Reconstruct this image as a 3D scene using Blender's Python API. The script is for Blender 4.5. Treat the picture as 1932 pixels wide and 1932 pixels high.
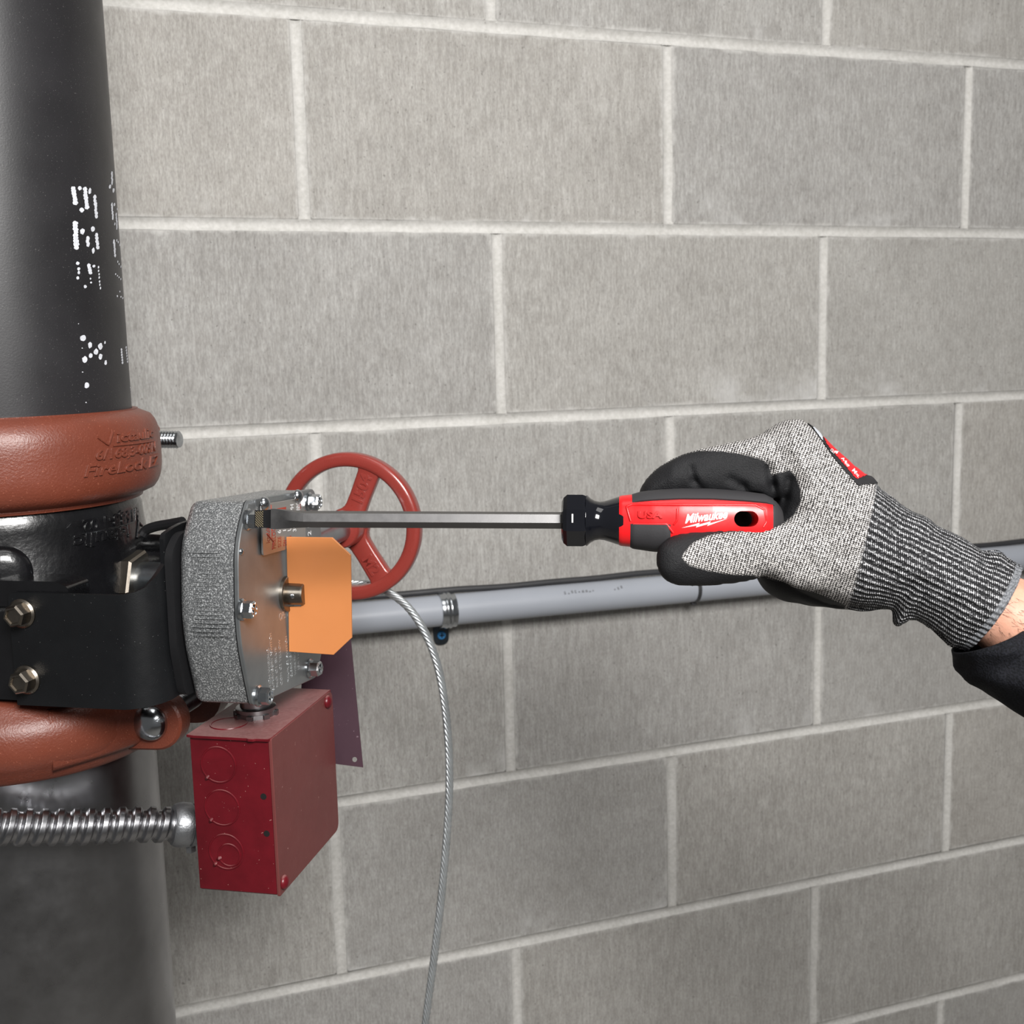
import bpy, bmesh, math, random
import numpy as np
from mathutils import Vector, Matrix
from mathutils.bvhtree import BVHTree

for _o in list(bpy.data.objects):
    bpy.data.objects.remove(_o, do_unlink=True)
SC = bpy.context.scene
COL = SC.collection
random.seed(7)
RNG = np.random.default_rng(7)
V3 = lambda *a: np.array(a, float)

# ------------------------------------------------------------------ camera
F_PX = 2137.8; YAW = .3316; PITCH = .1413; ROLL = -.0254
CAM = V3(-.1909, -1.1711, 1.3998)
_cy, _sy, _cp, _sp = math.cos(YAW), math.sin(YAW), math.cos(PITCH), math.sin(PITCH)
FW = V3(_sy*_cp, _cy*_cp, -_sp); _r0 = V3(_cy, -_sy, 0); _u0 = np.cross(_r0, FW)
RT = math.cos(ROLL)*_r0 + math.sin(ROLL)*_u0
UP = -math.sin(ROLL)*_r0 + math.cos(ROLL)*_u0
def ray(u, v): return FW + RT*(u-966)/F_PX + UP*(966-v)/F_PX
def at(u, v, d): return CAM + ray(u, v)*d
def onpl(u, v, P0, n):
    d = ray(u, v); return CAM + d*(((P0-CAM)@n)/(d@n))
def proj(P):
    q = np.asarray(P)-CAM; d = q@FW
    return np.array([966+F_PX*(q@RT)/d, 966-F_PX*(q@UP)/d, d])

cam_d = bpy.data.cameras.new('camera'); cam = bpy.data.objects.new('camera', cam_d); COL.objects.link(cam)
cam_d.sensor_fit = 'HORIZONTAL'; cam_d.sensor_width = 36.0; cam_d.lens = 36.0*F_PX/1932
cam_d.clip_start = .01; cam_d.clip_end = 50
_m = Matrix.Identity(4)
for _i in range(3):
    _m[_i][0] = RT[_i]; _m[_i][1] = UP[_i]; _m[_i][2] = -FW[_i]; _m[_i][3] = CAM[_i]
cam.matrix_world = _m
cam_d.dof.use_dof = True; cam_d.dof.focus_distance = .68; cam_d.dof.aperture_fstop = 18
SC.camera = cam

# ------------------------------------------------------------------ light
wd = bpy.data.worlds.new('world'); SC.world = wd; wd.use_nodes = True
bg = wd.node_tree.nodes['Background']
bg.inputs[0].default_value = (1.0, 1.0, 1.0, 1); bg.inputs[1].default_value = .115
def area(name, loc, target, sx, sy, power, col=(1, .985, .965)):
    l = bpy.data.lights.new(name, 'AREA'); l.shape = 'RECTANGLE'; l.size = sx; l.size_y = sy
    l.energy = power; l.color = col
    o = bpy.data.objects.new(name, l); COL.objects.link(o); o.location = loc
    d = Vector(target)-Vector(loc); o.rotation_euler = d.to_track_quat('-Z', 'Y').to_euler()
    return o
area('softbox_key', (-.02, -1.80, 2.03), (-.05, 0, 1.25), .6, .5, 43)
area('softbox_top', (.0, -1.0, 2.95), (-.05, -.35, 1.25), 1.0, .8, 7)
vs = SC.view_settings
vs.view_transform = 'Standard'; vs.look = 'None'; vs.gamma = 1; vs.exposure = 0.0; vs.use_curve_mapping = False

# ------------------------------------------------------------------ materials
def lin(c):
    return tuple(((x/255)/12.92 if x/255 <= .04045 else ((x/255+.055)/1.055)**2.4) for x in c) + (1,)
class MB:
    """small node builder"""
    def __init__(s, name):
        s.m = bpy.data.materials.new(name); s.m.use_nodes = True
        s.t = s.m.node_tree; s.n = s.t.nodes; s.b = s.n['Principled BSDF']
    def new(s, typ, **k):
        x = s.n.new(typ)
        for a, v in k.items(): setattr(x, a, v)
        return x
    def link(s, a, b): s.t.links.new(a, b)
    def setv(s, sock, v):
        if hasattr(v, 'is_output') or isinstance(v, bpy.types.NodeSocket): s.link(v, sock)
        else: sock.default_value = v
    def math(s, op, a, b=0.0, c=None, clamp=False):
        x = s.new('ShaderNodeMath', operation=op, use_clamp=clamp)
        s.setv(x.inputs[0], a); s.setv(x.inputs[1], b)
        if c is not None: s.setv(x.inputs[2], c)
        return x.outputs[0]
    def mix(s, f, a, b):
        x = s.new('ShaderNodeMix', data_type='RGBA'); s.setv(x.inputs[0], f); s.setv(x.inputs[6], a); s.setv(x.inputs[7], b)
        return x.outputs[2]
    def ramp(s, f, stops):
        x = s.new('ShaderNodeValToRGB'); e = x.color_ramp.elements
        while len(e) < len(stops): e.new(.5)
        for i, (p, c) in enumerate(stops):
            e[i].position = p; e[i].color = c if len(c) == 4 else (*c, 1)
        s.setv(x.inputs[0], f); return x.outputs[0]
    def coord(s, kind='Object', scale=(1, 1, 1), loc=(0, 0, 0), rot=(0, 0, 0)):
        tc = s.new('ShaderNodeTexCoord'); mp = s.new('ShaderNodeMapping')
        mp.inputs['Scale'].default_value = scale; mp.inputs['Location'].default_value = loc; mp.inputs['Rotation'].default_value = rot
        s.link(tc.outputs[kind], mp.inputs[0]); return mp.outputs[0]
    def noise(s, vec, scale, detail=3, rough=.55, dist=0.0):
        x = s.new('ShaderNodeTexNoise'); s.link(vec, x.inputs['Vector']); x.inputs['Scale'].default_value = scale
        x.inputs['Detail'].default_value = detail; x.inputs['Roughness'].default_value = rough; x.inputs['Distortion'].default_value = dist
        return x.outputs['Fac']
    def bump(s, h, strength, dist):
        x = s.new('ShaderNodeBump'); x.inputs['Strength'].default_value = strength; x.inputs['Distance'].default_value = dist
        s.setv(x.inputs['Height'], h); s.link(x.outputs[0], s.b.inputs['Normal']); return x
    def base(s, col=None, rough=None, metal=None, spec=None, coat=None):
        i = s.b.inputs
        if col is not None: s.setv(i['Base Color'], col)
        if rough is not None: s.setv(i['Roughness'], rough)
        if metal is not None: s.setv(i['Metallic'], metal)
        if spec is not None: s.setv(i['Specular IOR Level'], spec)
        if coat is not None: s.setv(i['Coat Weight'], coat)
        return s.m
def paint(name, c, rough=.4, metal=0, spec=.5, nscale=400, bumpd=.0002, bs=.25, var=.12, vscale=35, coat=None, gran=None):
    """painted or cast surface: base colour with faint mottling and a fine relief"""
    k = MB(name); co = k.coord()
    c1 = lin(c); n = k.noise(co, vscale, 4)
    lo = tuple(x*(1-var) for x in c1[:3])+(1,); hi = tuple(min(1, x*(1+var)) for x in c1[:3])+(1,)
    col = k.ramp(n, [(.3, lo), (.7, hi)])
    if gran:
        g = k.noise(co, gran[0], 2); col = k.mix(k.math('SMOOTH_MIN', k.math('MULTIPLY', k.math('GREATER_THAN', g, gran[1]), gran[3]), 1.0, .01), col, lin(gran[2]))
    h = k.noise(co, nscale, 3)
    k.bump(h, bs, bumpd)
    rr = k.math('ADD', k.math('MULTIPLY', k.noise(co, vscale*3, 3), .16), rough-.08)
    return k.base(col, rr, metal, spec, coat)
M = {}
M['black_pipe'] = paint('black_pipe_coat', (34, 33, 35), .42, 0, .5, 900, .0002, .25, .25, 14, gran=(1200, .70, (120, 118, 116), .35))
M['stencil'] = paint('white_stencil_ink', (206, 208, 214), .7, nscale=1500, var=.2, vscale=600)
M['rust_red'] = paint('red_oxide_paint', (108, 54, 39), .38, 0, .5, 700, .0005, .5, .10, 30, gran=(900, .68, (170, 105, 84), .5))
M['valve_black'] = paint('gloss_black_enamel', (15, 15, 17), .27, 0, .5, 260, .0006, .35, .3, 40, coat=.3)
M['bracket'] = paint('black_powder_coat', (15, 16, 18), .42, 0, .4, 1200, .0002, .25, .15, 30, gran=(700, .74, (110, 110, 110), .4))
M['boot'] = paint('black_rubber', (20, 20, 22), .6, 0, .3, 300, .0003, .2)
M['zinc_cast'] = None
M['zinc'] = paint('zinc_plated_steel', (186, 190, 194), .20, 1, .5, 500, .0001, .1, .10, 60)
M['zinc_dark'] = paint('weathered_steel', (128, 121, 112), .32, 1, .5, 500, .0001, .15, .15, 80)
M['steel'] = paint('bushing_steel', (166, 174, 180), .32, 1, .5, 500, .0001, .1, .08, 60)
M['stainless'] = paint('bright_pipe_steel', (160, 160, 162), .30, 1, .5, 300, .00015, .12, .12, 25)
M['strap_shaded'] = paint('shaded_strap_steel', (78, 84, 90), .35, 1)  # strap foot's steel, with the shade below the conduit painted into its colour
M['thread'] = paint('dark_thread_steel', (150, 151, 153), .3, 1, .5, 500, .0001, .1)
def _jred():
    k = MB('dusty_maroon_paint'); co = k.coord()
    n = k.noise(co, 60, 4); col = k.ramp(n, [(.3, lin((84, 10, 20))), (.7, lin((100, 15, 26)))])
    g = k.new('ShaderNodeNewGeometry'); sx = k.new('ShaderNodeSeparateXYZ'); k.link(g.outputs['Normal'], sx.inputs[0])
    upf = k.math('MULTIPLY', k.math('SUBTRACT', sx.outputs[2], .7), 3.5, clamp=True)       # dust settles on upward faces
    d = k.math('MULTIPLY', upf, k.math('ADD', .18, k.math('MULTIPLY', k.noise(co, 420, 4, .7), .5)), clamp=True)
    col = k.mix(d, col, lin((176, 140, 136)))
    col = k.mix(k.math('MULTIPLY', k.math('GREATER_THAN', k.noise(co, 500, 2), .735), .5), col, lin((190, 150, 140)))
    k.bump(k.noise(co, 500, 3), .2, .0002)
    return k.base(col, k.math('ADD', .34, k.math('MULTIPLY', d, .4)), 0, .5)
M['jbox_red'] = _jred()
M['jbox_dark'] = paint('dark_hole', (10, 8, 8), .8)
M['wheel_red'] = paint('handwheel_red_paint', (138, 54, 47), .28, 0, .5, 220, .0003, .2, .06, 30, coat=.3)
M['orange'] = paint('orange_flag_paint', (198, 126, 74), .34, 0, .5, 300, .0001, .1, .04, 18)
M['plum'] = paint('plum_anodised_sheet', (58, 36, 46), .5, 0, .2, 300, .0002, .15, .12, 30, gran=(420, .72, (140, 120, 128), .4))
M['pvc'] = paint('grey_pvc', (158, 162, 170), .42, 0, .5, 400, .0001, .1, .03, 20)
M['pvc_print'] = paint('faint_grey_print', (112, 114, 118), .6)
M['cable'] = paint('black_cable_jacket', (50, 50, 52), .5)
M['blue'] = paint('blue_screw_paint', (44, 108, 158), .4)
M['rope'] = paint('galvanised_wire', (196, 200, 202), .34, .75, .5, 600, .0001, .1, .1, 100)
M['fmc'] = paint('galvanised_conduit', (160, 160, 163), .30, 1, .5, 500, .0001, .12, .15, 60)
M['fitting'] = paint('cast_zinc_fitting', (150, 152, 155), .40, .9, .5, 700, .0004, .4, .1, 60)
M['white_print'] = paint('white_print', (240, 240, 240), .5, var=.02)
M['red_print'] = paint('red_print', (165, 62, 44), .5, var=.05)
M['tag_metal'] = paint('satin_tag_metal', (190, 186, 182), .34, .85, .5, 300, .0001, .1, .05, 20)
M['letter_metal'] = paint('stamped_letter_edge', (215, 218, 220), .3, .9)
M['shaft'] = paint('dark_shaft_steel', (122, 121, 121), .42, 1, .5, 700, .0001, .1, .06, 60)
M['tip'] = paint('blackened_tip', (34, 34, 36), .5, .6)
M['drv_red'] = paint('driver_red_plastic', (214, 26, 30), .30, 0, .5, 600, .0001, .12, .03, 30)
M['drv_black'] = paint('driver_black_rubber', (48, 47, 49), .62, 0, .4, 900, .0002, .3, .05, 30)
M['drv_gloss'] = paint('driver_gloss_black', (16, 17, 22), .10, 0, .5, 300, .00005, .05, .05, 30, coat=.5)
def _zc():
    k = MB('sparkly_die_cast'); co = k.coord()
    v = k.new('ShaderNodeTexVoronoi'); k.link(co, v.inputs['Vector']); v.inputs['Scale'].default_value = 900
    n = k.noise(co, 1150, 2)
    w = k.coord(scale=(20, 20, 1)); st = k.noise(k.coord(scale=(25, 25, 1500)), 1, 3)
    h = k.math('ADD', k.math('MULTIPLY', v.outputs['Color'] if False else n, 1.0), k.math('MULTIPLY', st, .5))
    col = k.ramp(n, [(.36, lin((108, 110, 112))), (.54, lin((146, 148, 149))), (.68, lin((238, 240, 241)))])
    k.bump(h, .5, .0004)
    return k.base(col, .34, .62)
M['zinc_cast'] = _zc()
def _plate():
    k = MB('brushed_zinc_plate'); co = k.coord(); s = k.noise(k.coord(scale=(60, 60, 900)), 1, 2)
    n = k.noise(co, 30, 4)
    k.bump(s, .05, .0002)
    return k.base(k.ramp(n, [(.3, lin((140, 144, 146))), (.7, lin((166, 168, 169)))]), k.math('ADD', .30, k.math('MULTIPLY', n, .14)), .82)
M['plate'] = _plate()
def _block():
    k = MB('concrete_block'); co = k.coord()
    oi = k.new('ShaderNodeObjectInfo')
    off = k.new('ShaderNodeVectorMath', operation='MULTIPLY_ADD'); k.link(oi.outputs['Location'], off.inputs[0])
    off.inputs[1].default_value = (3.7, 3.1, 5.3); k.link(co, off.inputs[2]); p = off.outputs[0]
    def sc(v, s):
        m = k.new('ShaderNodeMapping'); m.inputs['Scale'].default_value = s; k.link(v, m.inputs[0]); return m.outputs[0]
    stri = k.noise(sc(p, (420, 420, 55)), 1, 3, .6)
    stri2 = k.noise(sc(p, (900, 900, 260)), 1, 2, .6)
    big = k.noise(p, 9, 4, .6)
    mid = k.noise(p, 60, 4, .65)
    pits = k.noise(p, 330, 2, .5)
    f = k.math('ADD', k.math('MULTIPLY', stri, .50), k.math('MULTIPLY', stri2, .5))
    col = k.ramp(f, [(.34, lin((145, 143, 140))), (.5, lin((164, 162, 159))), (.64, lin((181, 180, 177)))])
    tone = k.ramp(big, [(.3, (.88, .875, .865)), (.7, (1.06, 1.06, 1.055))])
    mm = k.new('ShaderNodeMix', data_type='RGBA', blend_type='MULTIPLY'); mm.inputs[0].default_value = 1
    k.link(col, mm.inputs[6]); k.link(tone, mm.inputs[7])
    t2 = k.ramp(oi.outputs['Random'], [(0, (.94, .94, .945)), (.5, (1, .997, .988)), (1, (1.03, 1.012, .99))])
    m2 = k.new('ShaderNodeMix', data_type='RGBA', blend_type='MULTIPLY'); m2.inputs[0].default_value = 1
    k.link(mm.outputs[2], m2.inputs[6]); k.link(t2, m2.inputs[7])
    t3 = k.ramp(mid, [(.3, (.93, .92, .91)), (.7, (1.05, 1.05, 1.05))])
    m3 = k.new('ShaderNodeMix', data_type='RGBA', blend_type='MULTIPLY'); m3.inputs[0].default_value = 1
    k.link(m2.outputs[2], m3.inputs[6]); k.link(t3, m3.inputs[7])
    dark = k.math('GREATER_THAN', pits, .715)
    c2 = k.mix(k.math('MULTIPLY', dark, .5), m3.outputs[2], lin((74, 70, 66)))
    # mortar smeared over the block's edges
    sx = k.new('ShaderNodeSeparateXYZ'); k.link(co, sx.inputs[0])
    ex = k.math('SUBTRACT', .1982, k.math('ABSOLUTE', sx.outputs[0])); ez = k.math('SUBTRACT', .0966, k.math('ABSOLUTE', sx.outputs[2]))
    e = k.math('MINIMUM', ex, ez)
    wob = k.math('MULTIPLY', k.math('SUBTRACT', k.noise(p, 45, 4, .7), .50), .018)
    sm = k.math('SUBTRACT', 1, k.math('DIVIDE', k.math('SUBTRACT', e, wob), .0045), clamp=True)
    eff = k.math('MULTIPLY', k.math('MULTIPLY', sm, .75), k.math('ADD', .4, k.noise(p, 300, 2)), clamp=True)
    c3 = k.mix(eff, c2, lin((196, 194, 190)))
    blo = k.math('SUBTRACT', 1, k.math('DIVIDE', k.math('ADD', sx.outputs[2], .0966), .05), clamp=True)
    efl = k.math('MULTIPLY', k.math('MULTIPLY', blo, k.math('MULTIPLY', k.math('SUBTRACT', k.noise(p, 11, 4, .65), .56), 6, clamp=True)), .8, clamp=True)
    c3 = k.mix(efl, c3, lin((200, 199, 197)))
    h = k.math('SUBTRACT', k.math('ADD', stri, stri2), k.math('MULTIPLY', dark, .8))
    k.bump(h, .4, .0006)
    return k.base(c3, .92, 0, .2)
M['block'] = _block()
def _mortar():
    k = MB('mortar'); co = k.coord(); n = k.noise(co, 240, 4, .6); b = k.noise(co, 14, 3)
    col = k.ramp(k.math('ADD', k.math('MULTIPLY', n, .6), k.math('MULTIPLY', b, .4)), [(.35, lin((182, 180, 175))), (.65, lin((208, 206, 202)))])
    k.bump(n, .5, .0012)
    return k.base(col, .95, 0, .2)
M['mortar'] = _mortar()

# ------------------------------------------------------------------ mesh helpers
def thing(name, label, cat, loc, group=None):
    o = bpy.data.objects.new(name, None); COL.objects.link(o); o.empty_display_size = .02
    o.location = Vector(loc); o['label'] = label; o['category'] = cat
    if group: o['group'] = group
    return o
def base_of(p):
    b = Vector((0, 0, 0))
    while p is not None: b = b + p.location; p = p.parent
    return np.array(b)
def obj(name, vf, mat, parent=None, smooth=30, label=None, cat=None, kind=None, loc=None):
    """vf = (verts in world coordinates, faces)"""
    v, f = vf; v = np.asarray(v, float)
    me = bpy.data.meshes.new(name)
    o = bpy.data.objects.new(name, me); COL.objects.link(o)
    if parent is not None: o.parent = parent; b = base_of(parent)
    else:
        b = np.array(loc) if loc is not None else V3(v[:, 0].mean(), v[:, 1].mean(), v[:, 2].min()); o.location = Vector(b)
    me.from_pydata((v-b).tolist(), [], [tuple(int(i) for i in x) for x in f]); me.update()
    bm = bmesh.new(); bm.from_mesh(me); bmesh.ops.recalc_face_normals(bm, faces=bm.faces); bm.to_mesh(me); bm.free()
    if smooth:
        me.shade_smooth(); me.set_sharp_from_angle(angle=math.radians(smooth))
    me.materials.append(mat if not isinstance(mat, str) else M[mat])
    if label: o['label'] = label
    if cat: o['category'] = cat
    if kind: o['kind'] = kind
    return o
def join(*vfs):
    V, Fc, n = [], [], 0
    for v, f in vfs:
        v = np.asarray(v, float).reshape(-1, 3); V.append(v); Fc += [tuple(int(i)+n for i in q) for q in f]; n += len(v)
    return np.concatenate(V), Fc
def nrm(v): v = np.asarray(v, float); return v/np.linalg.norm(v)
def perp(a):
    a = nrm(a); h = V3(0, 0, 1) if abs(a[2]) < .9 else V3(1, 0, 0)
    e = nrm(np.cross(h, a)); return e, np.cross(a, e)
def loft(rings, closed=True, cap0=True, cap1=True):
    """rings: list of (n,3) arrays"""
    n = len(rings[0]); V = np.concatenate(rings); Fc = []
    for i in range(len(rings)-1):
        for j in range(n if closed else n-1):
            k = (j+1) % n; Fc.append((i*n+j, i*n+k, (i+1)*n+k, (i+1)*n+j))
    if cap0: Fc.append(tuple(range(n-1, -1, -1)))
    if cap1: Fc.append(tuple(range((len(rings)-1)*n, len(rings)*n)))
    return V, Fc
def lathe(o, ax, prof, seg=48, ref=None, cap=True, a0=0, a1=2*math.pi):
    """prof: (t along axis, radius)"""
    ax = nrm(ax); e1, e2 = perp(ax)
    if ref is not None: e1 = nrm(np.asarray(ref)-ax*(np.asarray(ref)@ax)); e2 = np.cross(ax, e1)
    full = abs(a1-a0-2*math.pi) < 1e-6
    a = np.linspace(a0, a1, seg, endpoint=not full)
    c = np.cos(a)[:, None]*e1+np.sin(a)[:, None]*e2
    return loft([o+ax*t+c*max(r, 1e-5) for t, r in prof], full, cap, cap)
def cyl(a, b, r, seg=24, bev=0):
    a, b = np.asarray(a, float), np.asarray(b, float); L = np.linalg.norm(b-a)
    pr = [(0, r), (L, r)] if not bev else [(0, r-bev), (bev, r), (L-bev, r), (L, r-bev)]
    return lathe(a, b-a, pr, seg)
def tube(path, r, seg=12, cap=True):
    P = np.asarray(path, float); rr = np.full(len(P), r) if np.isscalar(r) else np.asarray(r)
    T = np.gradient(P, axis=0); T /= np.linalg.norm(T, axis=1)[:, None]
    e1, _ = perp(T[0]); rings = []; a = np.linspace(0, 2*math.pi, seg, endpoint=False)
    for p, t, q in zip(P, T, rr):
        e1 = nrm(e1-t*(e1@t)); e2 = np.cross(t, e1)
        rings.append(p+q*(np.cos(a)[:, None]*e1+np.sin(a)[:, None]*e2))
    return loft(rings, True, cap, cap)
def prism(poly, fr, t0, t1, bev=0):
    """poly (n,2) in frame fr=(o,ex,ey,ez), extruded along ez from t0 to t1; bev chamfers the t1 rim"""
    o, ex, ey, ez = fr; P = np.asarray(poly, float)
    def ring(Q, t): return o+Q[:, :1]*ex+Q[:, 1:2]*ey+t*ez
    if not bev: return loft([ring(P, t0), ring(P, t1)])
    Q = inset(P, bev); s = 1 if t1 > t0 else -1
    return loft([ring(P, t0), ring(P, t1-s*bev), ring(Q, t1)])
def inset(P, d):
    P = np.asarray(P, float); A = .5*np.sum(P[:, 0]*np.roll(P[:, 1], -1)-np.roll(P[:, 0], -1)*P[:, 1])
    s = 1 if A > 0 else -1; n = len(P); out = []
    for i in range(n):
        a, b, c = P[i-1], P[i], P[(i+1) % n]
        e1 = (b-a)/max(1e-9, np.linalg.norm(b-a)); e2 = (c-b)/max(1e-9, np.linalg.norm(c-b))
        n1 = np.array([-e1[1], e1[0]])*s; n2 = np.array([-e2[1], e2[0]])*s
        m = n1+n2; m /= max(1e-6, np.linalg.norm(m)); out.append(b+m*d/max(.4, m@n1))
    return np.array(out)
def rounded(P, r, k=5):
    """round the corners of polygon P"""
    P = np.asarray(P, float); n = len(P); out = []
    for i in range(n):
        a, b, c = P[i-1], P[i], P[(i+1) % n]
        rr = r[i] if hasattr(r, '__len__') else r
        l1, l2 = np.linalg.norm(a-b), np.linalg.norm(c-b); q = min(rr, .48*l1, .48*l2)
        s, e = b+(a-b)/l1*q, b+(c-b)/l2*q
        for t in np.linspace(0, 1, k): out.append((1-t)**2*s+2*t*(1-t)*b+t*t*e)
    return np.array(out)
def box(fr, x0, x1, y0, y1, z0, z1, bev=0):
    o, ex, ey, ez = fr
    v = []; f = []
    if not bev:
        v = [o+ex*x+ey*y+ez*z for z in (z0, z1) for y in (y0, y1) for x in (x0, x1)]
        return np.array(v), [(0, 2, 3, 1), (4, 5, 7, 6), (0, 1, 5, 4), (2, 6, 7, 3), (0, 4, 6, 2), (1, 3, 7, 5)]
    P = rounded([(x0, y0), (x1, y0), (x1, y1), (x0, y1)], bev, 3); Q = inset(P, bev)
    r = lambda A, z: o+A[:, :1]*ex+A[:, 1:2]*ey+z*ez
    return loft([r(Q, z0), r(P, z0+bev), r(P, z1-bev), r(Q, z1)])
def hexbolt(o, ax, af, h, flange, ref, cross=False, slot=False):
    """flanged hex head; af = across flats"""
    ax = nrm(ax); e1 = nrm(np.asarray(ref)-ax*(np.asarray(ref)@ax)); e2 = np.cross(ax, e1)
    R = af/math.sqrt(3)
    def hx(r, t, n=6): 
        a = np.arange(n)*2*math.pi/n; return o+ax*t+r*(np.cos(a)[:, None]*e1+np.sin(a)[:, None]*e2)
    body = loft([hx(R, .15*h), hx(R, .86*h), hx(R*.86, h), hx(R*.70, h), hx(R*.62, h*.86)])
    fl = lathe(o, ax, [(0, flange), (.12*h, flange), (.24*h, flange*.86), (.24*h, R*.5)], 28)
    parts = [body, fl]
    if cross:
        for d1, d2 in ((e1, e2), (e2, e1)):
            w = R*.13; l = R*.78
            q = [o+ax*(h*.87)+d1*s*l+d2*t*w for s, t in ((-1, -1), (1, -1), (1, 1), (-1, 1))]
            q2 = [x+ax*h*.145 for x in q]; parts.append((np.array(q+q2), [(0, 1, 2, 3), (4, 7, 6, 5), (0, 4, 5, 1), (1, 5, 6, 2), (2, 6, 7, 3), (3, 7, 4, 0)]))
    return join(*parts)
def domehead(o, ax, r, h, seg=32):
    return lathe(o, ax, [(0, r*.97), (h*.10, r)]+[(h*(.1+.9*math.sin(t)), r*math.cos(t)) for t in np.linspace(.1, math.pi/2-.03, 9)], seg)
_fc = {}
def text_vf(s, size=1.0, ext=0.0, bold=0.0, shear=0.0, align='LEFT', bevel=0, spacing=1.0):
    c = bpy.data.curves.new('txt', 'FONT'); c.body = s; c.size = size; c.extrude = ext; c.offset = bold; c.shear = shear
    c.align_x = align; c.resolution_u = 3; c.bevel_depth = bevel; c.space_character = spacing
    o = bpy.data.objects.new('txt', c); COL.objects.link(o)
    dg = bpy.context.evaluated_depsgraph_get(); me = o.evaluated_get(dg).to_mesh()
    v = np.array([tuple(x.co) for x in me.vertices]).reshape(-1, 3); f = [tuple(p.vertices) for p in me.polygons]
    bpy.data.objects.remove(o); bpy.data.curves.remove(c)
    return v, f
def mapped(vf, fn):
    v, f = vf; return np.array([fn(*p) for p in v]), f
def chaikin(P, n=2, closed=False):
    P = np.asarray(P, float)
    for _ in range(n):
        Q = []
        m = len(P)
        for i in range(m if closed else m-1):
            a, b = P[i], P[(i+1) % m]; Q += [.75*a+.25*b, .25*a+.75*b]
        if not closed: Q = [P[0]]+Q+[P[-1]]
        P = np.array(Q)
    return P
def spline(P, n):
    """Catmull-Rom through points"""
    P = np.asarray(P, float); Q = np.vstack([2*P[0]-P[1], P, 2*P[-1]-P[-2]]); out = []
    m = len(P)-1
    for s in np.linspace(0, m, n):
        i = min(int(s), m-1); t = s-i; a, b, c, d = Q[i:i+4]
        out.append(.5*((2*b)+(-a+c)*t+(2*a-5*b+4*c-d)*t*t+(-a+3*b-3*c+d)*t**3))
    return np.array(out)

# valve frame: x = valve stem direction, y = worm shaft direction (away from camera), z = up
PSI = -.5451765
O0 = V3(-.11727766, -.49548194, 1.17004718)
EN = V3(math.cos(PSI), math.sin(PSI), 0); EB = V3(-math.sin(PSI), math.cos(PSI), 0); EZ = V3(0, 0, 1)
def L(x, y, z): return O0+(EN*x+EB*y+EZ*z)*.001
def loc(P): q = np.asarray(P)-O0; return np.array([q@EN, q@EB, q[2]])*1000
def on_y(u, v, y): return loc(onpl(u, v, L(0, y, 0), EB))
def on_x(u, v, x): return loc(onpl(u, v, L(x, 0, 0), EN))
def on_z(u, v, z): return loc(onpl(u, v, L(0, 0, z), EZ))
MM = .001
PX, PY = -201.5, 46.0          # pipe axis in the valve frame (mm)
def on_cyl(u, v, r):
    d = ray(u, v); c = L(PX, PY, 0); p = CAM[:2]-c[:2]
    a = d[:2]@d[:2]; b = 2*p@d[:2]; cc = p@p-(r*MM)**2; D = max(b*b-4*a*cc, 0)
    q = loc(CAM+d*((-b-math.sqrt(D))/(2*a))); return math.atan2(q[1]-PY, q[0]-PX), q[2]
def CY(th, r, z): return L(PX+r*math.cos(th), PY+r*math.sin(th), z)
# ================================================================== wall, floor
MOD = .2032; ZJ = 1.53; JW = .0098
def rect_block():
    w, h, d, b = .4064-JW, .2032-JW, .09, .0016
    P = rounded([(-w/2, -h/2), (w/2, -h/2), (w/2, h/2), (-w/2, h/2)], .004, 3); Q = inset(P, b)
    r = lambda A, y: np.c_[A[:, 0], np.full(len(A), y), A[:, 1]]
    return loft([r(Q, 0), r(P, b), r(P, d)])
wall = bpy.data.objects.new('wall_back', None); COL.objects.link(wall); wall['kind'] = 'structure'; wall['label'] = 'grey concrete block wall with pale mortar joints'
bv, bf = rect_block()
bme = bpy.data.meshes.new('block'); bme.from_pydata(bv.tolist(), [], bf); bme.materials.append(M['block'])
_bm = bmesh.new(); _bm.from_mesh(bme); bmesh.ops.recalc_face_normals(_bm, faces=_bm.faces); _bm.to_mesh(bme); _bm.free()
bme.shade_smooth(); bme.set_sharp_from_angle(angle=math.radians(40))
ROWS = range(-7, 6)
for j in ROWS:                       # row j lies between z = ZJ+j*MOD and ZJ+(j+1)*MOD
    off = 0 if j % 2 == 0 else MOD
    for i in range(-4, 6):
        x = (i+.5)*.4064+off
        o = bpy.data.objects.new('block', bme); COL.objects.link(o); o.parent = wall
        o.location = (x, RNG.uniform(0, .0008), ZJ+(j+.5)*MOD)
        o.rotation_euler = (0, RNG.uniform(-.0008, .0008), 0)
# mortar: backing slab and tooled (concave) joints
X0, X1, Z0, Z1 = -1.45, 2.40, ZJ-7*MOD, ZJ+6*MOD
vf = [box((V3(0, 0, 0), V3(1, 0, 0), V3(0, 1, 0), EZ), X0, X1, .006, .10, Z0, Z1)]
def joint_strip(p0, p1, side):
    s = np.linspace(-1, 1, 7); P = [V3(*p0), V3(*p1)]; n = max(2, int(np.linalg.norm(P[1]-P[0])/.04))
    rings = []
    for t in np.linspace(0, 1, n):
        c = P[0]*(1-t)+P[1]*t
        w = (JW/2+.0012)*(1+RNG.uniform(-.08, .08))
        rings.append(np.array([c+np.array(side)*w*q+V3(0, .0004+.0028*(1-q*q), 0) for q in s]))
    return loft(rings, False, False, False)
for j in range(-7, 7):
    vf.append(joint_strip((X0, 0, ZJ+j*MOD), (X1, 0, ZJ+j*MOD), (0, 0, 1)))
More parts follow.
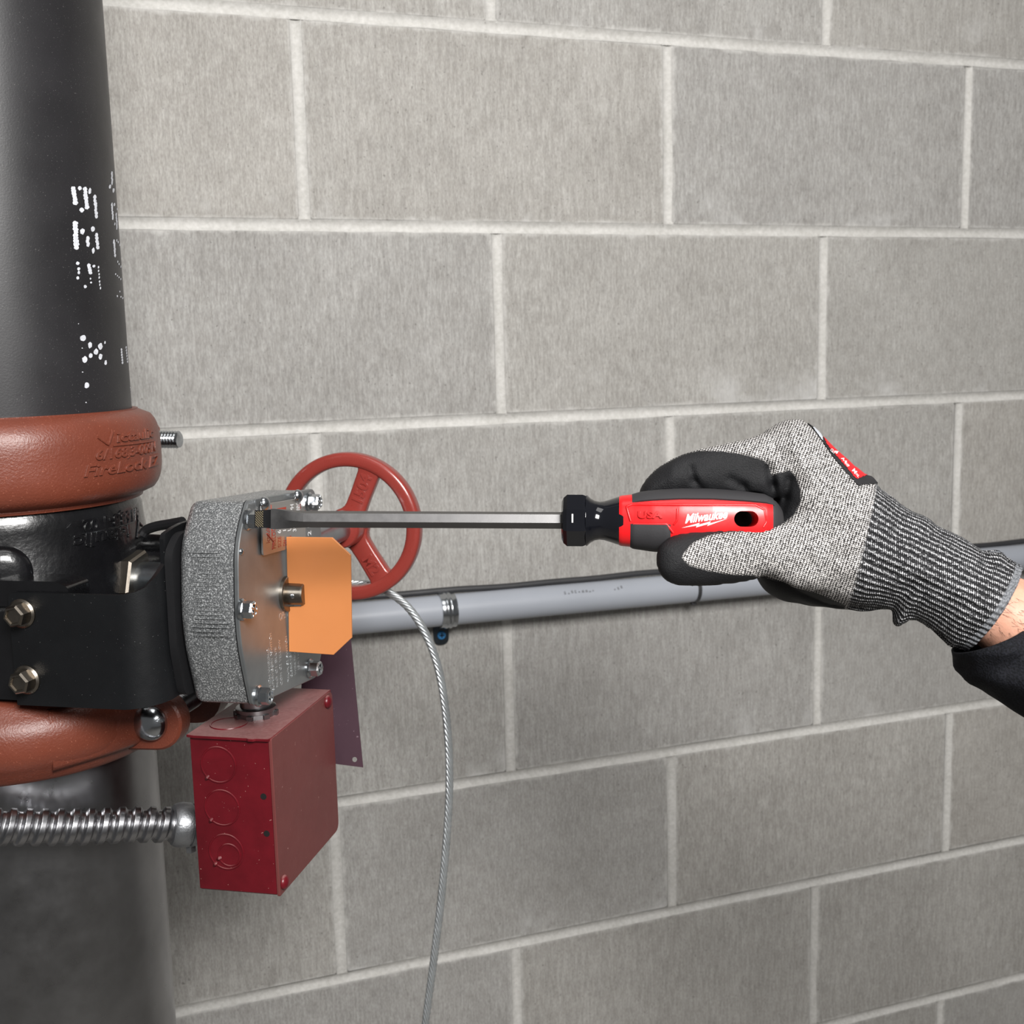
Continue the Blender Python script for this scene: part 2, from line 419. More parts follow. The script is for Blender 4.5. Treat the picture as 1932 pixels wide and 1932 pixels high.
for j in ROWS:
    off = 0 if j % 2 == 0 else MOD
    for i in range(-3, 6):
        x = i*.4064+off
        vf.append(joint_strip((x, .0003, ZJ+j*MOD+.004), (x, .0003, ZJ+(j+1)*MOD-.004), (1, 0, 0)))
obj('mortar', join(*vf), 'mortar', wall, smooth=60)
fl = obj('floor', box((V3(0, 0, 0), V3(1, 0, 0), V3(0, 1, 0), EZ), X0, X1, -3.4, .10, -.05, ZJ-7*MOD), paint('floor_concrete', (138, 135, 130), .7, var=.15, vscale=6), None, loc=(0, 0, 0))
fl['kind'] = 'structure'; fl['label'] = 'grey concrete floor'
FLOOR = ZJ-7*MOD
# ================================================================== riser pipe, couplings, lower pipe
zt = lambda w: (w-O0[2])*1000        # world height to valve-frame millimetres
PR = 84.15
# --- black pipe
ZP0, ZP1 = 172, zt(2.70)
pipe = thing('riser_pipe', 'large matte black vertical pipe with white stencilled marks', 'pipe', L(PX, PY, ZP0))
obj('pipe_wall', lathe(L(PX, PY, 0), EZ, [(ZP0*MM, .080), (ZP0*MM, PR*MM), (zt(1.9)*MM, PR*MM), (ZP1*MM, PR*MM)], 128), 'black_pipe', pipe, 40)
def blob(u, v, du, dv, rot=0.0, n=11):
    """ink dot painted on the pipe: centre and half sizes come from the photo, lies on the pipe's surface"""
    a = np.linspace(0, 2*math.pi, n, endpoint=False); k = 1+RNG.uniform(-.16, .16, n)
    pu, pv = du*np.cos(a)*k, dv*np.sin(a)*k
    c, s = math.cos(rot), math.sin(rot); P = np.c_[u+pu*c-pv*s, v+pu*s+pv*c]
    pts = [CY(*(lambda q: (q[0], PR+.12, q[1]))(on_cyl(x, y, PR))) for x, y in P]
    cc = on_cyl(u, v, PR); pts.append(CY(cc[0], PR+.15, cc[1]))
    return np.array(pts), [(i, (i+1) % n, n) for i in range(n)]
def zz(x, y): return 100+x/6.9, 322+y/6.9      # coordinates read off a magnified crop
dots = []
marks_ = []
def flush_mark():
    global dots
    if dots: obj('stencil_mark', join(*dots), 'stencil', pipe, 60)
    dots = []
def stroke(pts, w, h, wob=.5):
    for x, y in pts:
        u, v = zz(x, y); dots.append(blob(u+RNG.uniform(-wob, wob), v+RNG.uniform(-wob, wob), w*RNG.uniform(.85, 1.1), h*RNG.uniform(.85, 1.1), .12))
ln = lambda a, b, n: [(a[0]+(b[0]-a[0])*t, a[1]+(b[1]-a[1])*t) for t in np.linspace(0, 1, n)]
stroke(ln((262, 232), (292, 415), 6), 4.6, 4.6); stroke([(345, 225), (372, 510)], 4, 4.6); stroke(ln((415, 235), (440, 480), 7), 4.2, 4.6)
stroke([(478, 262)], 3.2, 5.5); stroke(ln((542, 345), (562, 590), 7), 3.0, 4.4)
flush_mark(); stroke(ln((288, 680), (303, 1000), 9), 5, 4.6); stroke([(378, 788), (515, 757)], 4, 5.5); stroke(ln((448, 880), (452, 960), 3), 3.6, 4.6); stroke([(525, 1045)], 3, 5.5)
stroke(ln((568, 840), (580, 1000), 5), 3.2, 4.4)
flush_mark(); stroke([(318, 1205), (330, 1275), (338, 1330), (320, 1395), (420, 1505), (530, 1240)], 3.0, 3.2); stroke(ln((468, 1235), (485, 1330), 4), 3.6, 4); stroke([(488, 1405), (495, 1455)], 1.8, 2)
stroke(ln((590, 1260), (615, 1530), 7), 1.4, 2.6)
flush_mark(); stroke(ln((762, 30), (768, 160), 5), 1.5, 4.4); stroke([(742, 205), (785, 260)], 2.2, 4); stroke(ln((765, 440), (780, 620), 6), 1.6, 4.2); stroke([(795, 440), (835, 500)], 1.6, 3); stroke(ln((822, 570), (832, 740), 6), 1.3, 4)
stroke([(805, 695)], 1.2, 3); stroke(ln((792, 920), (803, 1100), 6), 1.6, 4.2); stroke([(826, 905), (845, 930), (868, 965)], 1.1, 2.4); stroke([(838, 1185), (860, 1215), (885, 1245)], 1, 2.4)
stroke(ln((815, 1350), (880, 1410), 4), 1, 2); stroke([(836, 1630), (868, 1575), (880, 1640), (905, 1660)], 1.2, 1.8)
flush_mark()
def dd(x, y, w, h): 
    u, v = x/4.83, 322+y/4.83; dots.append(blob(u, v, w, h, .1))
for x, y, w, h in ((755, 1525, 5, 6.2), (820, 1588, 4, 6), (875, 1650, 4.4, 5.8), (825, 1685, 3.6, 4.8), (772, 1720, 5, 6), (912, 1600, 4.2, 6), (915, 1695, 3.4, 6.2), (955, 1565, 1.4, 3), (962, 1750, 2.6, 4.6), (715, 1395, .9, .9), (748, 1617, 1.2, 1), (752, 1835, 1.4, .9), (790, 1955, 4.6, 5.6), (783, 2112, 1.1, 1.1)): dd(x, y, w, h)
flush_mark()
for i in range(6): dd(1105+i*2, 1630+i*24, 1.7, 2.6); dd(1148+i*2.4, 1610+i*26, 1.2, 2.6)
for i in range(3): dd(1188+i*3, 1975+i*22, 1.0, 2.2)
flush_mark()

# --- bright lower pipe
low = thing('lower_pipe', 'bright steel pipe below the lower red coupling', 'pipe', L(PX, PY, zt(FLOOR)))
obj('pipe_wall', lathe(L(PX, PY, 0), EZ, [(zt(FLOOR)*MM, PR*MM), (0, PR*MM)], 128), 'stainless', low, 40)

# --- couplings
def coup_profile(zc, h, r0, r1, flat=.55):
    """(z, r) outer profile of a coupling housing"""
    out = [(zc-h, PR+.25), (zc-h, r0)]
    for t in np.linspace(-1, 1, 17):
        out.append((zc+h*.98*t, r0+(r1-r0)*max(0, 1-abs(t)**3.2)**.5))
    out += [(zc+h, r0), (zc+h, PR+.25)]
    return out
def prof_r(zc, h, r0, r1, z):
    t = (z-zc)/(h*.98); return r0+(r1-r0)*max(0, 1-abs(t)**3.2)**.5
UC = (169.5, 28.5, 88.0, 101.5)
up = thing('grooved_coupling', 'rust red grooved pipe coupling with raised lettering under the black pipe', 'coupling', L(PX, PY, UC[0]-UC[1]), 'grooved couplings on the riser')
obj('housing', lathe(L(PX, PY, 0), EZ, [(z*MM, r*MM) for z, r in coup_profile(*UC)+coup_profile(*UC)[:1]], 128, cap=False), 'rust_red', up, 50)
obj('gasket_lip', lathe(L(PX, PY, 0), EZ, [((UC[0]-UC[1]-1.6)*MM, 83*MM), ((UC[0]-UC[1]-1.6)*MM, 87.5*MM), ((UC[0]-UC[1]+.5)*MM, 88*MM)], 128), 'rust_red', up, 50)
def wrap_up(th0, z0, slope=0.0):
    def f(x, y, d):
        th = th0+x/101.5; z = z0+y+slope*x; r = prof_r(*UC, z)
        return CY(th, r-.3+d, z)
    return f
def put_text(s, u, v, size, shear=0, bold=.008, ext=1.15, sp=1.0, width=None):
    th, z = on_cyl(u, v, 101); t = text_vf(s, size, ext, bold*size, shear, bevel=.16, spacing=sp)
    if width: t = (t[0]*np.array([width/(t[0][:, 0].max()), 1, 1]), t[1])
    return mapped(t, wrap_up(th, z))
def ang_w(u0, v0, u1, v1): return 101.5*(on_cyl(u1, v1, 101)[0]-on_cyl(u0, v0, 101)[0])
letters = []
letters.append(put_text('ictaulic', 218, 834, 8.6, .15, width=ang_w(218, 834, 288, 826)))
letters.append(put_text('6/168,3-009N', 178, 868, 8.8, .18, width=ang_w(178, 869, 292, 855)))
letters.append(put_text('FireLock EZ', 155, 900, 10, .25, width=ang_w(155, 900, 298, 873)))
def ridge(pts, w, hgt, fn_r):
    """raised bar along pixel polyline on a surface of revolution"""
    out = []; P = [on_cyl(*p, 101) for p in pts]; Q = []
    for (a, b) in zip(P[:-1], P[1:]):
        for t in np.linspace(0, 1, 6, endpoint=False): Q.append((a[0]+(b[0]-a[0])*t, a[1]+(b[1]-a[1])*t))
    Q.append(P[-1]); return tube([CY(th, fn_r(z)+hgt, z) for th, z in Q], w*MM, 8)
rr = lambda z: prof_r(*UC, z)
letters.append(ridge([(185, 825), (203, 839), (213, 815)], .9, .2, rr)); letters.append(ridge([(212, 841), (287, 832)], .7, .2, rr))
obj('raised_lettering', join(*letters), 'rust_red', up, 40)
# threaded stud on the far bolt pad
def threaded(p0, p1, r, pitch, seg=20, step=8):
    """screw thread: helical ridge swept along the shank"""
    p0, p1 = np.asarray(p0), np.asarray(p1); ax = nrm(p1-p0); Ln = np.linalg.norm(p1-p0); e1, e2 = perp(ax)
    n = int(Ln/pitch*4)+1; rings = []
    a = np.linspace(0, 2*math.pi, seg, endpoint=False)
    for i in range(n+1):
        t = Ln*i/n; ph = (t/pitch*2*math.pi-a); rad = r*(.93+.07*np.cos(ph)); 
        if i > n-2: rad = rad*(.90 if i == n else .97)
        rings.append(p0+ax*t+rad[:, None]*(np.cos(a)[:, None]*e1+np.sin(a)[:, None]*e2))
    return loft(rings)
us = on_y(322, 827, 152); ue = on_y(339, 828, 152)
obj('bolt_pad', prism(rounded([(-26, -15), (26, -15), (26, 15), (-26, 15)], 10)*MM, (L(us[0]-44, 120, UC[0]), EN, EZ, EB), 0, 50*MM), 'rust_red', up, 40)
obj('threaded_stud', threaded(L(us[0]-40, 152, us[2]), L(ue[0], 152, us[2]-1), 6.6*MM, 2.4*MM), 'zinc', up, 40, label='grey threaded bolt end')

# --- lower coupling
LC = (1.0, 25.5, 88.0, 103.0)
lc = thing('grooved_coupling', 'rust red grooved pipe coupling with domed bolt above the bright pipe', 'coupling', L(PX, PY, LC[0]-LC[1]), 'grooved couplings on the riser')
obj('housing', lathe(L(PX, PY, 0), EZ, [(z*MM, r*MM) for z, r in [(-26, 84.4), (-26, 90), (-23, 94)]+[(t*20+1, 96+9*(1-abs(t)**2.5)) for t in np.linspace(-1, 1, 11)]+[(24.5, 94), (27, 90), (27, 84.4), (-26, 84.4)]], 128, cap=False), 'rust_red', lc, 35)
bx, bz = -91.0, 0.0
bp = on_y(281, 1365, 18); bx, bz = bp[0], bp[2]
def lug(y0, y1, name):
    P = []
    for t in np.linspace(-math.pi/2, math.pi/2, 13): P.append((bx+2+19*math.cos(t), bz+19*math.sin(t)))
    P += [(bx-26, bz+20), (bx-34, bz+8), (bx-34, bz-14), (bx-26, bz-20)]
    obj(name, prism(np.array(P)*MM, (O0, EN, EZ, EB), y0*MM, y1*MM, 1.5*MM), 'rust_red', lc, 40)
lug(33, 20.5, 'bolt_lug'); lug(76, 92, 'bolt_lug')
# sweeping web from the ring to the lug
web = []
for t in np.linspace(0, 1, 9):
    th = math.radians(-46+t*26); c = np.array([PX+98*math.cos(th), PY+98*math.sin(th)])*(1-t)+np.array([bx-12, 24.])*t
    hh = 20*(1-t)+16*t; zc = 1*(1-t)+bz*t; a = np.linspace(0, 2*math.pi, 14, endpoint=False); rad = 6+3*t
    rings_d = nrm(V3(math.cos(th), math.sin(th), 0)); web.append(np.array([L(c[0]+rings_d[0]*rad*math.cos(q), c[1]+rings_d[1]*rad*math.cos(q), zc+hh*math.sin(q)) for q in a]))
obj('lug_web', loft(web), 'rust_red', lc, 60)
obj('dome_bolt_head', domehead(L(bx, 20.5, bz), -EB, 12.0*MM, 9*MM), 'zinc', lc, 50, label='shiny domed bolt head')
obj('bolt_shank', threaded(L(bx, 33, bz), L(bx, 104, bz), 8.2*MM, 2.2*MM), 'thread', lc, 40)
mk = [(lambda q: L(q[0], 20.5-9.1+ (abs(q[0]-bx)+abs(q[2]-bz))*.18, q[2]))(on_y(u, v, 11)) for u, v in ((296, 1356), (289, 1363), (299, 1366))]
obj('head_mark', tube(mk, .35*MM, 6), 'zinc', lc, 40)
# ================================================================== butterfly valve body
vb = thing('butterfly_valve', 'glossy black butterfly valve body between the two red couplings', 'valve', L(PX, PY, 25))
ROT = lambda z: 86.0+ (7*math.exp(-((z-84)/30)**2))
prof = [(20, 80), (20, 84.2), (36, 84.2), (40, 86.5)]+[(z, ROT(z)) for z in np.linspace(44, 134, 16)]+[(137, 85.2), (140, 84.0), (150, 84.0), (150, 80)]
prof = [(z, r) for z, r in prof]
obj('body', lathe(L(PX, PY, 0), EZ, [(z*MM, r*MM) for z, r in prof], 128), 'valve_black', vb, 35)
def rb(z): return float(np.interp(z, [p[0] for p in prof[1:-1]], [p[1] for p in prof[1:-1]]))
def body_text(s, u, v, size, width, slope):
    th, z = on_cyl(u, v, 86); t = text_vf(s, size, .8, .02*size, .1, bevel=.25)
    t = (t[0]*np.array([width/t[0][:, 0].max(), 1, 1]), t[1])
    # upside down: reads from the right edge to the left
    return mapped(t, lambda x, y, d: CY(th-x/86, rb(z-y)-.2+d, z-y))
w1 = 86*(on_cyl(246, 990, 86)[0]-on_cyl(135, 1005, 86)[0])
bt = [body_text('ictaulic', 240, 990, 11.5, w1*.92, 0), body_text('6/168,3-1 02', 258, 958, 11, 86*(on_cyl(258, 966, 86)[0]-on_cyl(153, 985, 86)[0]), 0)]
def bridge(pts, w): 
    P = [on_cyl(*p, 86) for p in pts]; Q = []
    for a, b in zip(P[:-1], P[1:]):
        for t in np.linspace(0, 1, 6, endpoint=False): Q.append((a[0]+(b[0]-a[0])*t, a[1]+(b[1]-a[1])*t))
    Q.append(P[-1]); return tube([CY(th, rb(z)+.3, z) for th, z in Q], w*MM, 8)
bt.append(bridge([(150, 1007), (250, 984)], .7)); bt.append(bridge([(250, 1015), (257, 984), (262, 992)], .9))
obj('raised_lettering', join(*bt), 'valve_black', vb, 40, label='upside-down raised black lettering')
# neck along the stem, hex nut and bright bushing
zs = 86.5
obj('neck_boss', lathe(L(PX+60, PY, zs), EN, [(0, 33*MM), (20*MM, 31*MM), (27*MM, 27*MM), (29.5*MM, 22*MM), (29.5*MM, 16*MM)], 48), 'valve_black', vb, 40)
obj('hex_nut', lathe(L(-117, PY, zs), EN, [(0, 19*MM), (1.5*MM, 20.5*MM), (11*MM, 20.5*MM), (12.5*MM, 19*MM), (12.5*MM, 9*MM)], 6, ref=EZ+.35*EB), 'zinc_dark', vb, 20, label='dull hex nut around the bushing')
obj('bushing', cyl(L(-106, PY, zs), L(-53.2, PY, zs), 12.5*MM, 40, 1*MM), 'steel', vb, 40, label='bright steel bushing')
# rear boss that joins the bracket
rbq = on_y(288, 1027, PY+22)
obj('rear_boss', lathe(L(PX+60, PY+22, rbq[2]), EN, [(0, 8*MM), (78*MM, 5.5*MM), (88*MM, 5*MM)], 24), 'valve_black', vb, 40)
obj('yoke', box((O0, EN, EB, EZ), (PX+55)*MM, -54*MM, (PY+8)*MM, (PY+40)*MM, (zs-20)*MM, (rbq[2]-3)*MM, 2*MM), 'valve_black', vb, 40)
# lug flange on the near side with its cap
lp = [on_y(0, 1098, -42), on_y(95, 1101, -42), on_y(118, 1112, -42), on_y(118, 1124, -42), on_y(0, 1124, -42)]
LPg = [(lp[0][0]-40, lp[0][2]), (lp[1][0], lp[1][2]), (lp[2][0], lp[2][2]), (lp[3][0], lp[3][2]-8), (lp[4][0]-40, lp[4][2]-8)]
obj('mounting_lug', prism(rounded(np.array(LPg)*MM, [1*MM, 3*MM, 2*MM, 1*MM, 1*MM], 4), (O0, EN, EZ, EB), -36.8*MM, -14*MM, 1*MM), 'valve_black', vb, 40)
obj('mounting_lug', prism(rounded(np.array([(-182, 30), (-118, 30), (-118, 84), (-182, 84)])*MM, 5*MM, 4), (O0, EN, EZ, EB), -36.8*MM, -8*MM, 1*MM), 'valve_black', vb, 40)
bpix = on_cyl(4, 1086, 92)
obj('front_boss', lathe(CY(bpix[0], 82, bpix[1]), L(PX+math.cos(bpix[0]), PY+math.sin(bpix[0]), 0)-L(PX, PY, 0), [(0, 18*MM), (8*MM, 17*MM), (11*MM, 14*MM), (12.5*MM, 8*MM), (13*MM, .1*MM)], 40), 'valve_black', vb, 60)

# ================================================================== bent bracket
br = thing('mounting_bracket', 'black bent sheet bracket held by two hex bolts in front of the valve', 'bracket', L(-100, -40, 28))
WY, MXx, BR, TH = -40.0, -50.0, 22.0, 3.0
wl = on_y(15, 1130, WY); 
def sheet_pt(s, t):
    """s = mm along the sheet from the wing's left end; t = depth through the thickness"""
    x0 = wl[0]; l1 = (MXx-BR)-x0
    if s <= l1: return (x0+s, WY+t)
    a = (s-l1)/BR
    if a <= math.pi/2: return (MXx-BR+(BR-t)*math.sin(a), WY+BR-(BR-t)*math.cos(a))
    return (MXx-t, WY+BR+(s-l1-BR*math.pi/2))
l1 = (MXx-BR)-wl[0]; sb = l1+BR*math.pi/2; smax = sb+130
def ztop(s):
    # wing top, concave rise, slanted cut, upper mounting plate
    zt0 = on_y(120, 1121, WY)[2]
    s1, s2 = l1+12, l1+27
    if s < l1: return zt0
    if s < l1+17: return zt0+3.5*((s-l1)/17)**2
    if s < sb-3: return zt0+3.5+(111.5-zt0-3.5)*(s-l1-17)/(sb-3-l1-17)
    return 111.5+min(14.5, (s-sb+3)*14.5/.3) + min(3, max(0, s-sb+2.7)*1.2)+min(3, max(0, (s-sb))*.2)
def zbot(s): return on_y(120, 1331, WY)[2]-1+ (2.5*min(1, max(0, (s-l1)/40)))
S = sorted(set(list(np.linspace(0, 4, 6))+list(np.linspace(4, l1, 10))+list(np.linspace(l1, sb, 26))+list(np.linspace(sb, smax, 14))+[l1+17, sb-3, sb-2.7, sb-1.8, sb-.8]))
rings = []
for s in S:
    zt_, zb_ = ztop(s), zbot(s)
    if s < 4: zt_ -= 4-math.sqrt(max(0, 16-(4-s)**2))
    (x0, y0), (x1, y1) = sheet_pt(s, 0), sheet_pt(s, TH)
    rings.append(np.array([L(x0, y0, zb_), L(x0, y0, zt_), L(x1, y1, zt_), L(x1, y1, zb_)]))
obj('sheet', loft(rings), 'bracket', br, 35)
for (u, v) in ((42, 1157), (51, 1282)):
    q = on_y(u, v, WY)
    b = obj('flange_bolt', hexbolt(L(q[0], WY, q[2]), -EB, 12.0*MM, 9.5*MM, 8.8*MM, EN+.2*EZ), 'zinc_dark', br, 25, label='dull steel flanged hex bolt')
obj('rubber_pad', prism(rounded(np.array([(-17, 30), (-23, 60), (-22, 118), (-10, 128), (104, 124), (104, 24)])*MM, 6*MM), (O0, EB, EZ, EN), (MXx+.2)*MM, -45*MM), 'boot', br, 40)
# black lead looping from the operator's back to the valve
lead = [at(u, v, d) for u, v, d in ((268, 1010, .735), (276, 1000, .735), (295, 993, .732), (318, 989, .728), (345, 984, .722))]
obj('control_lead', tube(spline(lead, 24), 3.2*MM, 10), 'boot', None, label='short black lead behind the silver operator', cat='cable')

# ================================================================== valve operator with switch cover
CX = -5.0
op = thing('valve_operator', 'silver die-cast valve operator with bolted cover and orange indicator flag', 'valve operator', L(-25, 46, 12))
def pl(u, v, x=CX): q = on_x(u, v, x); return (q[1], q[2])
out_px = [(470, 943), (449, 1022), (451, 1200), (478, 1333), (598, 1278)]
P = [pl(*p) for p in out_px]
top_r = pl(592, 922)
OUT = np.array(P+[(108, 36), (111, 112), (top_r[0]+1, top_r[1])])
OUTR = rounded(OUT*MM, [4*MM, 20*MM, 20*MM, 4*MM, 5*MM, 10*MM, 10*MM, 5*MM], 5)
frx = (O0, EB, EZ, EN)
hz = inset(OUTR, .8*MM)
def ringx(Pq, x): return O0+Pq[:, :1]*EB+Pq[:, 1:2]*EZ+x*MM*EN
rg = [ringx(inset(OUTR, 9*MM), -44.5)]
for t in np.linspace(0, 1, 6): rg.append(ringx(inset(OUTR, (.8+7*(1-math.sin(t*math.pi/2)))*MM), -44.5+7*(1-math.cos(t*math.pi/2))))
rg += [ringx(hz, -20), ringx(hz, CX-3.2)]
obj('housing', loft(rg), 'zinc_cast', op, 40, label='sparkling cast housing with filed ridges')
# filed ridges on the near side of the housing
rid = []
for z in np.arange(48, 118, 2.4):
    y = float(np.interp(z, [OUT[3][1], OUT[2][1], OUT[1][1], OUT[0][1]], [OUT[3][0], OUT[2][0], OUT[1][0], OUT[0][0]]))+.75
    if OUT[2][1]-2 < z < OUT[1][1]+2:
        x0, x1 = -36+RNG.uniform(-1, 3), -13+RNG.uniform(-5, 3)
        rid.append(tube([L(x0, y, z), L(.5*(x0+x1), y-.05, z+RNG.uniform(-.3, .3)), L(x1, y, z)], [.2*MM, .42*MM, .2*MM], 6))
obj('filed_ridge', join(*rid), 'zinc_cast', op, 60)
obj('gasket', prism(inset(OUTR, .3*MM), frx, (CX-3.2)*MM, (CX-2.4)*MM), 'boot', op, 40)
obj('cover_plate', prism(OUTR, frx, (CX-2.4)*MM, CX*MM, .5*MM), 'plate', op, 25, label='smooth zinc cover plate')
for (u, v), ref in (((470, 980), .2), ((459, 1150), .5), ((490, 1313), .1), ((585, 947), .3), ((586, 1261), .6)):
    y, z = pl(u, v, CX+1)
    obj('cover_bolt', hexbolt(L(CX, y, z), EN, 9.2*MM, 8.2*MM, 6.6*MM, EZ+ref*EB, cross=True), 'zinc', op, 25)
y, z = 106.0, 78.0
obj('cover_bolt', hexbolt(L(CX, 101, 80), EN, 9.2*MM, 8.2*MM, 6.6*MM, EZ, cross=True), 'zinc', op, 25)
y, z = pl(455, 1041)
obj('rivet', domehead(L(CX, y, z), EN, 2.0*MM, 1.4*MM, 16), 'zinc', op, 50)
# indicator shaft
sc_ = on_y(545, 1122, 46); SZ = 80.0
obj('shaft_washer', lathe(L(CX, 46, SZ), EN, [(0, 11.4*MM), (2.2*MM, 11.4*MM), (2.6*MM, 10.8*MM), (2.6*MM, 6*MM)], 40), 'zinc_dark', op, 30)
obj('indicator_shaft', lathe(L(CX, 46, SZ), EN, [(0, 6.9*MM), (12.2*MM, 6.9*MM), (13*MM, 6.3*MM), (13*MM, .05*MM)], 40), 'zinc_dark', op, 30)
obj('set_pin', domehead(L(CX+7, 46-6.8, SZ), -EB, 1.7*MM, .8*MM, 14), 'zinc', op, 40)
# orange flag
fpx = [(541, 1013), (627, 1014), (662, 1047), (664, 1203), (630, 1235), (546, 1229), (545, 1145), (569, 1144), (567, 1101), (543, 1100)]
FL = [(lambda q: (q[0], q[2]))(on_y(u, v, 46)) for u, v in fpx]
FL = [(x, z) for x, z in FL]
obj('indicator_flag', prism(np.array(FL)*MM, (O0, EN, EZ, -EB), -46*MM-.8*MM, -46*MM+.8*MM, .2*MM), 'orange', op, 25, label='orange indicator flag')
# name tag with print
tp = [pl(488, 949, CX+2.2), pl(497, 1049, CX+2.2)]
ty0, tz0 = tp[1]; te = nrm(np.array(pl(541, 1037, CX+2.2))-np.array(tp[1])); tu = np.array([-te[1], te[0]])
TW = (pl(576, 990, CX+2.2)[0]-ty0)/te[0]; THt = tp[0][1]-tp[1][1]-1.5
tagfr = (L(CX+1.0, ty0, tz0), EB*te[0]+EZ*te[1], EB*tu[0]+EZ*tu[1], EN)
tag_ = obj('name_tag', prism(rounded([(0, 0), (TW*MM, 0), (TW*MM, THt*MM), (0, THt*MM)], 2.5*MM, 4), tagfr, 0, 1.0*MM, .2*MM), 'tag_metal', op, 25, label='satin name tag with red and white print')
def tag_text(s, a, b, size, col, w=None, bold=.01):
    """text runs up the tag (along +y of the tag frame); a = mm from the tag's left edge, b = start height"""
    t = text_vf(s, size, 0, bold*size)
    if w: t = (t[0]*np.array([w/t[0][:, 0].max(), 1, 1]), t[1])
    o, ex, ey, ez = tagfr; kk = THt/50
    b = b*kk; t = (t[0]*np.array([kk, 1, 1]), t[1])
    return mapped(t, lambda x, y, d: o+ex*(a-y)*MM+ey*(b+x)*MM+ez*1.06*MM)
red = [tag_text('ictaulic', 10.5, 11, 8, 0, 18), tag_text('FIRELOCK', 19, 4, 7.5, 0, 25), tag_text('SIZE', 27, 4, 7, 0, 11), tag_text('DN', 35, 4, 7, 0, 6), tag_text('FIG', 43, 4, 7, 0, 9), tag_text('CUL US', 60, 28, 7, 0, 16), tag_text('FM', 68, 28, 8, 0, 8)]
o_, ex_, ey_, ez_ = tagfr
red.append(tube([o_+ex_*a*MM+ey_*b*MM+ez_*1.0*MM for a, b in ((13.5, 2.5), (15.5, 7), (6, 13))], .5*MM, 6)); red.append(tube([o_+ex_*a*MM+ey_*b*MM+ez_*1.0*MM for a, b in ((13.5, 9), (13.5, 30))], .3*MM, 6))
red.append(box((o_+ez_*1.0*MM, ex_, ey_, ez_), 22*MM, 36*MM, (THt-12)*MM, (THt-4)*MM, 0, .08*MM))
wht = [tag_text('6 IN', 27, 18, 7, 0, 13), tag_text('150', 35, 18, 7, 0, 12), tag_text('USA', 43, 18, 8, 0, 14), tag_text('300 PSI', 51, 16, 7.5, 0, 22), tag_text('PH', 48, 37, 8, 0, 8), tag_text('CBBC', 58, 34, 8, 0, 12), tag_text('2 P C', 76, 8, 8, 0, 24)]
obj('red_print', join(*red), 'red_print', tag_, 0); obj('white_print', join(*wht), 'white_print', tag_, 0)
for u, v in ((500, 950), (563, 936)):
    y, z = pl(u, v, CX+3)
    obj('tag_screw', domehead(L(CX+2.0, y, z), EN, 4.4*MM, 4.0*MM, 24), 'zinc', op, 50)
# lettering stamped into the cover (reads upwards)
def plate_text(s, u, v, size, w):
    y, z = pl(u, v); t = text_vf(s, size, .06, .005*size); t = (t[0]*np.array([w/t[0][:, 0].max(), 1, 1]), t[1])
    return mapped(t, lambda a, b, d: L(CX+.04+d, y-b, z+a))
pt = [plate_text('SWITCH WIRING', 513, 1318, 4.6, 32), plate_text('*SUPERVISORY *SWITCH', 518, 1306, 4.2, 38), plate_text('NO C1 BLUE', 525, 1296, 4, 26), plate_text('COM C2 YELLOW', 533, 1292, 4, 30),
      plate_text('*AUX S2 SWITCH', 546, 1285, 4, 30), plate_text('CLOSED TO COM', 552, 1277, 3.6, 22), plate_text('WIRE NO', 559, 1272, 3.6, 15), plate_text('10A 125', 565, 1264, 3.6, 13)]
y, z = pl(527, 1172); t = text_vf('OPEN', 7, .06, .03)
pt.append(mapped(t, lambda a, b, d: L(CX+.04+d, y+a*.75, z+b)))
a1, a2 = pl(512, 1319), pl(508, 1218)
pt.append(tube([L(CX, a1[0], a1[1]), L(CX, a1[0], a1[1]+33)], .12*MM, 5))
obj('stamped_lettering', join(*pt), 'letter_metal', op, 0)

# ================================================================== handwheel
WYd = 226.0; wc = on_y(660, 993, WYd); WX, WZ = wc[0], wc[2]
hw = thing('handwheel', 'red three-spoke handwheel behind the silver operator', 'handwheel', L(WX, WYd, WZ-58))
RW = np.linalg.norm(loc(L(*on_y(660, 853, WYd)))-np.array([WX, WYd, WZ]))
wfr = lambda a, r, y: L(WX+r*math.cos(a), WYd+y, WZ+r*math.sin(a))
sec = []   # rim section: softly squared
rw, hw_ = 5.6, 6.8
secp = rounded([(-rw, -hw_), (rw, -hw_), (rw, hw_), (-rw, hw_)], 3.6, 4)
rc = RW-rw
rings = [np.array([wfr(a, rc+p[0], p[1]) for p in secp]) for a in np.linspace(0, 2*math.pi, 97)[:-1]]
n = len(secp); Vr = np.concatenate(rings); m = len(rings)
Fr = [(i*n+j, i*n+(j+1) % n, ((i+1) % m)*n+(j+1) % n, ((i+1) % m)*n+j) for i in range(m) for j in range(n)]
obj('rim', (Vr, Fr), 'wheel_red', hw, 60)
def pix_ang(u, v): q = on_y(u, v, WYd); return math.atan2(q[2]-WZ, q[0]-WX)
A1, A2 = pix_ang(699, 888), pix_ang(721.5, 1091)
A3 = (A1+A2)/2+math.pi
